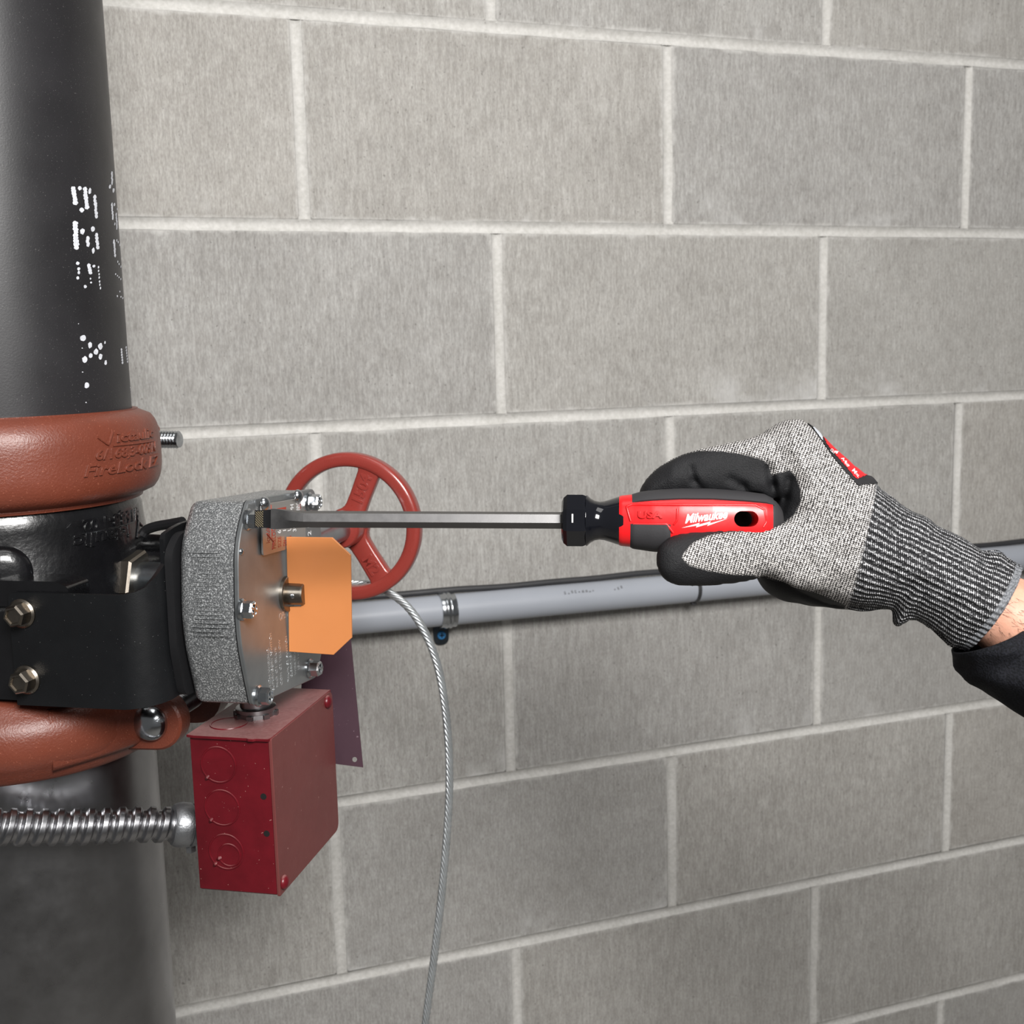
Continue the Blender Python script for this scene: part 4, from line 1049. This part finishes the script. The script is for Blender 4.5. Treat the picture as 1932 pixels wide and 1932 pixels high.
palm_px = [(1415, 830), (1450, 803), (1482, 787), (1510, 786), (1533, 802), (1562, 833), (1602, 870), (1648, 908), (1690, 950), (1720, 1010), (1690, 1100), (1650, 1148), (1568, 1145), (1532, 1128), (1505, 1116), (1488, 1104), (1470, 1092), (1430, 1075), (1425, 1010), (1440, 985), (1455, 955), (1456, 918), (1452, 890), (1440, 872), (1400, 860)]
idx_px = [(1202, 950), (1209, 918), (1232, 890), (1262, 870), (1300, 853), (1350, 841), (1410, 829), (1450, 812), (1500, 830), (1512, 880), (1500, 925), (1470, 942), (1430, 946), (1390, 938), (1340, 934), (1285, 935), (1240, 945), (1215, 962)]
thumb_px = [(1243, 1056), (1248, 1030), (1266, 1013), (1300, 1004), (1370, 998), (1435, 996), (1475, 984), (1530, 985), (1580, 1040), (1550, 1125), (1500, 1113), (1484, 1102), (1462, 1092), (1440, 1086), (1424, 1094), (1380, 1101), (1310, 1106), (1270, 1101), (1250, 1083)]
cuff_px = [(1630, 890), (1665, 922), (1700, 948), (1727, 966), (1748, 973), (1767, 985), (1775, 994), (1800, 1004), (1832, 1020), (1852, 1036), (1876, 1040), (1896, 1040), (1916, 1058), (1975, 1085), (1985, 1140), (1940, 1230), (1870, 1262), (1822, 1229), (1797, 1227), (1774, 1206), (1748, 1179), (1724, 1171), (1710, 1180), (1697, 1187), (1687, 1180), (1690, 1160), (1686, 1151), (1668, 1150), (1640, 1148), (1600, 1147), (1575, 1040)]
F = pillow(palm_px, -16, 31, 27)
F = smin(F, pillow(cuff_px, -14, 27, 36), 6)
pt, pb_ = hp(1250, 1050)[0], hp(1520, 1050)[0]
_ha, _hb = hloc(TIP+sax*t_at(1250)), hloc(TIP+sax*t_at(1450)); 
raxis = _ha[2]+(PP-_ha[0])*(_hb[2]-_ha[2])/(_hb[0]-_ha[0])
rcT = np.interp(PP, [pt, hp(1400, 1050)[0], hp(1470, 1050)[0], pb_], [19, 18, 14, 5])+raxis*np.interp(PP, [pt, pb_], [1, .3]); F = smin(F, pillow(thumb_px, rcT, 12.5, 16, 2, 28), 7)
pi0, pi1 = hp(1205, 930)[0], hp(1480, 930)[0]
rcI = raxis*np.interp(PP, [pi0, pi1], [.75, .3])+np.interp(PP, [pi0, pi0+22, pi1], [-12, -4, -3])+np.clip((hp(1300, 925)[1]-QQ)*-.0, 0, 1); F = smin(F, pillow(idx_px, rcI, 11.5, 13, 2, 6), 5)
for (k_, r0) in enumerate((-25, -45, -62)):
    s_ = (0, 4, 14)[k_]
    ch = [P3(1492, 842+s_, r0), P3(1345+s_, 886+s_, r0-1), P3(1322+s_, 972, r0-2), P3(1428, 988, r0+2)]
    rad = (10.5, 10, 9)[k_]
    g = np.minimum(np.minimum(cone(ch[0], ch[1], rad+.5, rad), cone(ch[1], ch[2], rad, rad-.8)), cone(ch[2], ch[3], rad-.8, rad-1.6))
    F = smin(F, g, 4)
F = smin(F, cone(P3(1500, 1060, -30), P3(1620, 1075, -30), 24, 24), 10)     # heel of the palm
# creases in the coated finger and at the thumb web
def groove(pts, depth, w, rmin=-6):
    global F
    for a, b in zip(pts[:-1], pts[1:]):
        A, Bq = hp(*a, 8), hp(*b, 8); e = Bq-A
        t = np.clip(((PP-A[0])*e[0]+(QQ-A[1])*e[1])/(e@e), 0, 1); d2 = (PP-A[0]-e[0]*t)**2+(QQ-A[1]-e[1]*t)**2
        F = F+(depth*np.exp(-d2/w**2))[:, :, None]*(ax_r > rmin)[None, None, :].astype(np.float32)
groove([(1305, 885), (1312, 908), (1326, 925)], 1.5, 2.2); groove([(1380, 905), (1402, 918), (1420, 938)], 1.3, 2.4); groove([(1452, 885), (1458, 915), (1463, 945)], 2.6, 2.4); groove([(1488, 905), (1482, 940), (1474, 968)], 1.6, 2.2)
groove([(1520, 1010), (1500, 985)], .6, 5); groove([(1690, 1140), (1712, 1112), (1735, 1098)], 1.4, 3.0); groove([(1722, 1160), (1740, 1130)], 1.2, 3)
groove([(1772, 985), (1790, 1012), (1822, 1030)], .9, 3); groove([(1852, 1030), (1870, 1062), (1890, 1085)], .8, 4)
# soft cloth waviness
wv = .35*np.sin(PP*.30+QQ*.17)*np.sin(QQ*.27-PP*.11)+.25*np.sin(PP*.13-QQ*.41)
F = F+np.where(PP > hp(1500, 1000)[0], wv, wv*.5).astype(np.float32)[:, :, None]
# clear the screwdriver handle
hA, hB = hloc(TIP+sax*t_at(1100)), hloc(TIP+sax*t_at(1420)); rH = half(1320)*1000+.5
sub = cone(hA, hB, rH, rH-.8)
ez = (hB-hA)/np.linalg.norm(hB-hA)
F = np.maximum(F, -sub)
# cuff opening: flat cut, hollow inside
c0, c1 = hp(1925, 1072), hp(1819, 1230); cd = c1-c0; cn = np.array([-cd[1], cd[0]]); cn /= np.linalg.norm(cn)
if cn[0] < 0: cn = -cn
cutd = (PP-c0[0])*cn[0]+(QQ-c0[1])*cn[1]
bulge = .0016*((PP-(c0[0]+c1[0])/2)*cd[0]/np.linalg.norm(cd)+(QQ-(c0[1]+c1[1])/2)*cd[1]/np.linalg.norm(cd))**2
cutd = (cutd+bulge-3.5).astype(np.float32)
inner = np.maximum(F+2.6, -(cutd+22)[:, :, None])
F = np.maximum(np.maximum(F, cutd[:, :, None]), -inner)
# surface nets
def surface_nets(F, ox, oy, oz, h):
    nx, ny, nz = F.shape; s = F < 0
    cnt = np.zeros((nx-1, ny-1, nz-1), np.int8); acc = np.zeros((nx-1, ny-1, nz-1, 3), np.float32); ne = np.zeros((nx-1, ny-1, nz-1), np.float32)
    sl = lambda d: (slice(d[0], d[0]+nx-1), slice(d[1], d[1]+ny-1), slice(d[2], d[2]+nz-1))
    C8 = [(i, j, k) for i in (0, 1) for j in (0, 1) for k in (0, 1)]
    for c in C8: cnt += s[sl(c)]
    act = (cnt > 0) & (cnt < 8); I = np.argwhere(act); idx = -np.ones(act.shape, np.int64); idx[act] = np.arange(len(I))
    vals = {c: F[I[:, 0]+c[0], I[:, 1]+c[1], I[:, 2]+c[2]] for c in C8}
    A = np.zeros((len(I), 3)); Nn = np.zeros(len(I))
    for c in C8:
        for ax in range(3):
            if c[ax] == 0:
                d = list(c); d[ax] = 1; d = tuple(d); a, b = vals[c], vals[d]; m = (a < 0) != (b < 0)
                t = np.where(m, a/np.where(m, a-b, 1), 0); pnt = np.array(c, float)[None, :].repeat(len(I), 0); pnt[:, ax] = t
                A += pnt*m[:, None]; Nn += m
    V = I+A/Nn[:, None]; V = V*h+np.array([ox, oy, oz]); Fc = []
    for ax in range(3):
        o1, o2 = [(1, 2), (2, 0), (0, 1)][ax]
        lo = [slice(1, n-1) for n in F.shape]; hi = [slice(1, n-1) for n in F.shape]
        lo[ax] = slice(0, F.shape[ax]-1); hi[ax] = slice(1, F.shape[ax])
        lo_, hi_ = s[tuple(lo)], s[tuple(hi)]
        E = np.argwhere(lo_ != hi_); st = np.array([0 if i == ax else 1 for i in range(3)]); E = E+st
        flip = s[E[:, 0], E[:, 1], E[:, 2]]
        d1 = np.zeros(3, int); d1[o1] = 1; d2 = np.zeros(3, int); d2[o2] = 1
        q = [E, E-d1, E-d1-d2, E-d2]; ids = [idx[x[:, 0], x[:, 1], x[:, 2]] for x in q]
        Q = np.stack(ids, 1); Q[~flip] = Q[~flip][:, ::-1]; Fc.append(Q[(Q >= 0).all(1)])
    return V, np.concatenate(Fc)
gv, gf = surface_nets(F, ax_p[0], ax_q[0], ax_r[0], VX)
# relax the voxel steps
nb = np.zeros_like(gv); dgv = np.zeros(len(gv))
E_ = np.concatenate([gf[:, [0, 1]], gf[:, [1, 2]], gf[:, [2, 3]], gf[:, [3, 0]]])
for it in range(6):
    nb[:] = 0; dgv[:] = 0
    for a, b in ((0, 1), (1, 0)):
        np.add.at(nb, E_[:, a], gv[E_[:, b]]); np.add.at(dgv, E_[:, a], 1)
    lam = .5 if it % 2 == 0 else -.42
    gv = gv+lam*(nb/dgv[:, None]-gv)
# drop stray islands: keep the largest connected piece
par = np.arange(len(gv))
for _ in range(3000):
    m_ = np.minimum(par[E_[:, 0]], par[E_[:, 1]]); np.minimum.at(par, E_[:, 0], m_); np.minimum.at(par, E_[:, 1], m_); par = par[par]
    if (par[E_[:, 0]] == par[E_[:, 1]]).all(): break
root = np.bincount(par).argmax(); keepv = par == root; mp = -np.ones(len(gv), int); mp[keepv] = np.arange(keepv.sum())
gf = mp[gf[keepv[gf].all(1)]]; gv = gv[keepv]
# surface masks stored on the glove: coated area, cuff, hem, knit direction
coat1 = hpoly([(1195, 960), (1206, 915), (1240, 882), (1290, 856), (1318, 850), (1360, 851), (1400, 857), (1435, 866), (1450, 876), (1456, 896), (1466, 893), (1490, 887), (1502, 900), (1511, 925), (1511, 945), (1500, 970), (1480, 986), (1440, 1001), (1380, 1004), (1345, 1010), (1318, 1023), (1302, 1043), (1301, 1051), (1312, 1063), (1342, 1073), (1388, 1081), (1425, 1083), (1445, 1094), (1475, 1101), (1500, 1110), (1535, 1119), (1560, 1129), (1596, 1146), (1596, 1175), (1225, 1175), (1225, 960)], 12)
d_coat = sd_poly(coat1, gv[:, 0], gv[:, 1])
far = gv[:, 2] < -14
palmside = (gv[:, 0]-hp(1430, 900)[0])*.35+0*gv[:, 1]
d_far = np.where(gv[:, 0] < hp(1500, 900)[0], -3.0, np.where(gv[:, 1] < hp(1600, 1100)[1], -2.0, 3.0))
d_coat = np.where(far & (gv[:, 0] < hp(1590, 1000)[0]), np.minimum(d_far, d_coat), d_coat)
a0, a1 = hp(1652, 922), hp(1600, 1148); ad = (a1-a0)/np.linalg.norm(a1-a0); an = np.array([-ad[1], ad[0]]); an = an if an[0] > 0 else -an
d_cuff = (gv[:, 0]-a0[0])*an[0]+(gv[:, 1]-a0[1])*an[1]
d_hem = (gv[:, 0]-c0[0])*cn[0]+(gv[:, 1]-c0[1])*cn[1]+.0016*((gv[:, 0]-(c0[0]+c1[0])/2)*cd[0]/np.linalg.norm(cd)+(gv[:, 1]-(c0[1]+c1[1])/2)*cd[1]/np.linalg.norm(cd))**2-3.5
# coordinates along and around the arm
w0, w1 = hp(1640, 1040), hp(1872, 1150); wd_ = (w1-w0)/np.linalg.norm(w1-w0); wn = np.array([-wd_[1], wd_[0]])
along = (gv[:, 0]-w0[0])*wd_[0]+(gv[:, 1]-w0[1])*wd_[1]; acr = (gv[:, 0]-w0[0])*wn[0]+(gv[:, 1]-w0[1])*wn[1]
theta = np.arctan2(acr, gv[:, 2]+14+14)          # 0 = towards the camera
around = theta*38
person = thing('person', 'worker arm in grey knit glove and dark sleeve holding the screwdriver', 'person', HW(110, -40, -14))
glove = obj('glove', (np.array([HW(*p) for p in gv]), gf), paint('tmp', (80, 80, 80)), person, 0, label='grey knit work glove with black coated fingers')
gm = glove.data; gm.shade_smooth()
for nme, arr in (('coat', d_coat), ('cuff', d_cuff), ('hem', d_hem)):
    at_ = gm.attributes.new(nme, 'FLOAT', 'POINT'); at_.data.foreach_set('value', arr.astype(np.float32))
kn_ = np.stack([along, around, gv[:, 2]], 1).astype(np.float32)
at_ = gm.attributes.new('knit', 'FLOAT_VECTOR', 'POINT'); at_.data.foreach_set('vector', kn_.ravel())
hl = np.stack([gv[:, 0], gv[:, 1], gv[:, 2]], 1).astype(np.float32)
at_ = gm.attributes.new('handco', 'FLOAT_VECTOR', 'POINT'); at_.data.foreach_set('vector', hl.ravel())
def glove_mat():
    k = MB('knit_glove')
    def attr(n, vec=False):
        a = k.new('ShaderNodeAttribute', attribute_name=n); return a.outputs['Vector' if vec else 'Fac']
    def mapv(v, s, rot=(0, 0, 0)):
        m = k.new('ShaderNodeMapping'); m.inputs['Scale'].default_value = s; m.inputs['Rotation'].default_value = rot; k.link(v, m.inputs[0]); return m.outputs[0]
    hv = attr('handco', True); kv = attr('knit', True)
    # back of the hand: tight rows of light stitches
    wob = k.noise(mapv(hv, (.06, .06, .06)), 1, 2)
    sp = k.new('ShaderNodeSeparateXYZ'); k.link(mapv(hv, (1, 1, 1), (0, 0, .30)), sp.inputs[0])
    row = k.math('SINE', k.math('ADD', k.math('MULTIPLY', sp.outputs[0], 2*math.pi/1.45), k.math('MULTIPLY', wob, 9)))
    colm = k.math('SINE', k.math('ADD', k.math('MULTIPLY', sp.outputs[1], 2*math.pi/1.05), k.math('MULTIPLY', row, 1.2)))
    yarn = k.noise(mapv(hv, (1.0, .75, 1.0)), 1, 2, .7)
    st = k.math('ADD', k.math('MULTIPLY', k.math('MULTIPLY', row, .5), .26), k.math('MULTIPLY', colm, .17))
    fk = k.math('ADD', k.math('ADD', st, yarn), .03)
    ck = k.ramp(fk, [(.38, lin((27, 26, 26))), (.52, lin((96, 93, 92))), (.67, lin((226, 222, 219)))])
    # cuff: ribs
    s2_ = k.new('ShaderNodeSeparateXYZ'); k.link(kv, s2_.inputs[0])
    rib = k.math('SINE', k.math('ADD', k.math('MULTIPLY', s2_.outputs[1], 2*math.pi/3.4), k.math('MULTIPLY', k.noise(mapv(kv, (.05, .05, .05)), 1, 2), 3)))
    dash = k.math('SINE', k.math('ADD', k.math('MULTIPLY', s2_.outputs[0], 2*math.pi/1.15), k.math('MULTIPLY', s2_.outputs[1], 2.4)))
    fy = k.noise(mapv(kv, (.8, 1.2, .8)), 1, 2, .7)
    fr2 = k.math('ADD', k.math('ADD', k.math('MULTIPLY', rib, .13), k.math('MULTIPLY', dash, .12)), fy)
    cc = k.ramp(fr2, [(.44, lin((24, 24, 26))), (.58, lin((64, 64, 66))), (.78, lin((214, 214, 216)))])
    cf = k.math('ADD', k.math('DIVIDE', k.math('ADD', attr('cuff'), k.math('MULTIPLY', k.math('SUBTRACT', fy, .5), 2)), 2), .5, clamp=True)
    col = k.mix(cf, ck, cc)
    hem = k.math('ADD', k.math('DIVIDE', k.math('ADD', attr('hem'), 4.6), .8), 0, clamp=True)
    col = k.mix(hem, col, k.ramp(k.noise(mapv(kv, (1.6, .5, 1.6)), 1, 2), [(.35, lin((82, 84, 88))), (.65, lin((136, 138, 142)))]))
    ct = k.math('ADD', k.math('DIVIDE', k.math('ADD', k.math('MULTIPLY', attr('coat'), -1), k.math('MULTIPLY', k.math('SUBTRACT', yarn, .5), 2.2)), .9), .5, clamp=True)
    col = k.mix(ct, col, lin((27, 27, 29)))
    foam = k.noise(mapv(hv, (1.3, 1.3, 1.3)), 1, 3, .7)
    hk = k.mix(cf, k.math('ADD', k.math('MULTIPLY', row, .3), k.math('MULTIPLY', yarn, 1)), k.math('ADD', k.math('MULTIPLY', rib, .8), fy))
    hh_ = k.mix(ct, hk, k.math('MULTIPLY', foam, 1.0))
    k.bump(hh_, .8, .0007)
    return k.base(col, k.math('SUBTRACT', .85, k.math('MULTIPLY', ct, .28)), 0, .3)
gm.materials.clear(); gm.materials.append(glove_mat())

# --- label sewn on the back of the glove
bvh = BVHTree.FromPolygons([tuple(HW(*p)) for p in gv], [tuple(int(i) for i in f) for f in gf])
def cast(u, v, lift=.0004):
    h = bvh.ray_cast(Vector(CAM), Vector(nrm(ray(u, v))))
    if h[0] is None: return None
    return np.array(h[0])+np.array(h[1])*lift
LAB = [(1526, 799), (1545, 812), (1560, 828), (1600, 860), (1640, 897), (1648, 905), (1618, 916), (1600, 895), (1575, 865), (1557, 840), (1550, 830)]
def surf_patch(px, lift, thick=.0008, step=3.0):
    """cloth patch: take the glove faces whose centre falls in the outline and lift them off the surface"""
    P = chaikin(hpoly(px, 6), 1, True)
    cen = gv[gf].mean(1); d = sd_poly(P, cen[:, 0], cen[:, 1])
    nrmf = np.cross(gv[gf[:, 2]]-gv[gf[:, 0]], gv[gf[:, 3]]-gv[gf[:, 1]]); nrmf /= np.linalg.norm(nrmf, axis=1)[:, None]
    return P, cen, d, nrmf
vn = np.zeros_like(gv); fnr = np.cross(gv[gf[:, 2]]-gv[gf[:, 0]], gv[gf[:, 3]]-gv[gf[:, 1]])
for i_ in range(4): np.add.at(vn, gf[:, i_], fnr)
vn /= np.linalg.norm(vn, axis=1)[:, None]
if (vn*(gv-gv.mean(0))).sum() < 0: vn = -vn
def patch(name, P, lift, mat, parent, label=None, rmin=-30):
    cen = gv[gf].mean(1); d = sd_poly(P, cen[:, 0], cen[:, 1]); sel = (d < 0) & (cen[:, 2] > rmin)
    f = gf[sel]; ids = np.unique(f); m2 = -np.ones(len(gv), int); m2[ids] = np.arange(len(ids))
    return obj(name, (np.array([HW(*(gv[i]+vn[i]*lift)) for i in ids]), m2[f]), mat, parent, 60, label=label)
# outline on the near flank, carried over the top edge of the hand
lab_out = hpoly([(1522, 795), (1532, 790), (1570, 812), (1668, 898), (1655, 912), (1617, 917), (1596, 893), (1570, 862), (1552, 834), (1540, 815)], 0)
lab_red = hpoly([(1552, 822), (1560, 806), (1640, 872), (1654, 889), (1632, 898), (1614, 906), (1596, 884), (1572, 856), (1558, 838)], 0)
lab_wht = hpoly([(1532, 806), (1536, 795), (1560, 812), (1549, 818), (1551, 832), (1545, 825)], 0)
lb = patch('cuff_label', lab_out, .6, paint('black_label_edge', (34, 33, 35), .7), glove, 'red and white sewn label')
patch('red_field', lab_red, .9, paint('red_label_cloth', (214, 34, 40), .6), lb)
patch('white_flash', lab_wht, .9, paint('white_label_cloth', (196, 200, 206), .5), lb)
def lab_text(s, u0, v0, u1, v1, size):
    t = text_vf(s, size, 0, .02*size); w = t[0][:, 0].max(); dx, dy = (u1-u0)/w, (v1-v0)/w; L_ = math.hypot(dx, dy); out = []
    for x, y, _ in t[0]:
        u, v = u0+dx*x+dy/L_*y, v0+dy*x-dx/L_*y
        p = cast(u, v, .0013); out.append(p if p is not None else at(u, v, .62))
    return np.array(out), t[1]
marks = []
for a in (('CUT', 1563, 852, 1571, 860, 7), ('4', 1571, 855, 1576, 860, 8), ('A4', 1584, 868, 1592, 877, 7), ('M', 1604, 890, 1610, 897, 9), ('XL', 1611, 897, 1617, 904, 5), ('4X42F', 1590, 876, 1597, 884, 6)):
    marks.append(lab_text(*a))
obj('label_print', join(*marks), 'white_print', lb, 0)
# --- bare wrist
def ringpx(a, b, rc, hr, n=40, fold=None):
    A, B = hp(*a), hp(*b); c = (A+B)/2; e = (A-B)/2; an_ = np.linspace(0, 2*math.pi, n, endpoint=False)
    k = np.ones(n) if fold is None else 1+fold(an_)
    return np.array([HW(*(c+e*math.cos(t)*q), rc+hr*math.sin(t)*q) for t, q in zip(an_, k)])
arm_r = [((1745, 1002), (1718, 1150), -14, 20), ((1850, 1052), (1790, 1190), -14, 22), ((1916, 1086), (1838, 1212), -14, 24), ((1985, 1112), (1890, 1250), -14, 25), ((2080, 1150), (1975, 1300), -14, 26), ((2300, 1240), (2190, 1410), -14, 29), ((2700, 1420), (2560, 1600), -14, 33)]
def skin():
    k = MB('skin'); co = k.coord(); n = k.noise(co, 60, 4); f = k.noise(co, 500, 3)
    col = k.ramp(n, [(.3, lin((196, 140, 116))), (.7, lin((226, 174, 150)))])
    k.bump(f, .3, .0005); k.b.inputs['Subsurface Weight'].default_value = .12; k.b.inputs['Subsurface Radius'].default_value = (.006, .003, .002)
    return k.base(col, .5, 0, .4)
obj('forearm', loft([ringpx(*a) for a in arm_r]), skin(), person, 60, label='bare wrist between glove and sleeve')
hairs = []
for i in range(110):
    u, v = RNG.uniform(1862, 1990), RNG.uniform(1120, 1250)
    s_ = (u-1870)*.45+1
    hairs.append((u, v))
avf = loft([ringpx(*a) for a in arm_r]); abvh = BVHTree.FromPolygons([tuple(p) for p in avf[0]], [tuple(f) for f in avf[1]])
ht = []
for u, v in hairs:
    h = abvh.ray_cast(Vector(CAM), Vector(nrm(ray(u, v))))
    if h[0] is None: continue
    p, n_ = np.array(h[0]), np.array(h[1]); d = nrm(hx*RNG.uniform(.2, 1)+hy*RNG.uniform(-.9, .1)); l = RNG.uniform(3, 7)*MM
    ht.append(tube([p, p+d*l*.5+n_*.8*MM, p+d*l+n_*.9*MM], [.06*MM, .05*MM, .02*MM], 3))
if ht: obj('arm_hair', join(*ht), paint('dark_hair', (60, 44, 36), .6), person, 0, kind='stuff')
# --- sleeve with folds
def fld(ph, am): return lambda a: am*1.3*np.sin(3*a+ph)+am*1.1*np.sin(8*a+ph*2.3)
sl_r = [((1946, 1178), (1800, 1234), -14, 36, .00), ((1957, 1180), (1802, 1246), -14, 37, .02), ((1975, 1184), (1808, 1262), -14, 37, .05), ((1990, 1190), (1816, 1278), -14, 36, .03), ((2005, 1200), (1832, 1293), -14, 37, .06), ((2030, 1212), (1856, 1309), -14, 36, .03), ((2065, 1230), (1892, 1330), -14, 38, .04), ((2110, 1255), (1940, 1358), -14, 38, .03), ((2200, 1300), (2040, 1420), -14, 40, .04), ((2420, 1390), (2240, 1540), -14, 44, .03), ((2720, 1500), (2520, 1720), -14, 50, .03)]
outr = [ringpx(a, b, rc, h_, 64, fld(i*1.7, am)) for i, (a, b, rc, h_, am) in enumerate(sl_r)]
inr = [ringpx(a, b, rc, h_, 64, (lambda f: (lambda t: f(t)-.07))(fld(i*1.7, am))) for i, (a, b, rc, h_, am) in enumerate(sl_r)]
slv = loft(inr[::-1]+outr, True, True, True)
def cloth():
    k = MB('dark_knit_sleeve'); co = k.coord(); w = k.noise(k.coord(scale=(1, 1, 1)), 900, 2); n = k.noise(co, 40, 3)
    k.bump(k.math('ADD', w, k.math('MULTIPLY', n, 2)), .5, .001)
    return k.base(k.ramp(w, [(.35, lin((10, 11, 14))), (.7, lin((30, 31, 37)))]), .85, 0, .2)
so = obj('sleeve', slv, cloth(), person, 60, label='dark navy knit sleeve')
sm = so.modifiers.new('s', 'SUBSURF'); sm.levels = 1; sm.render_levels = 1
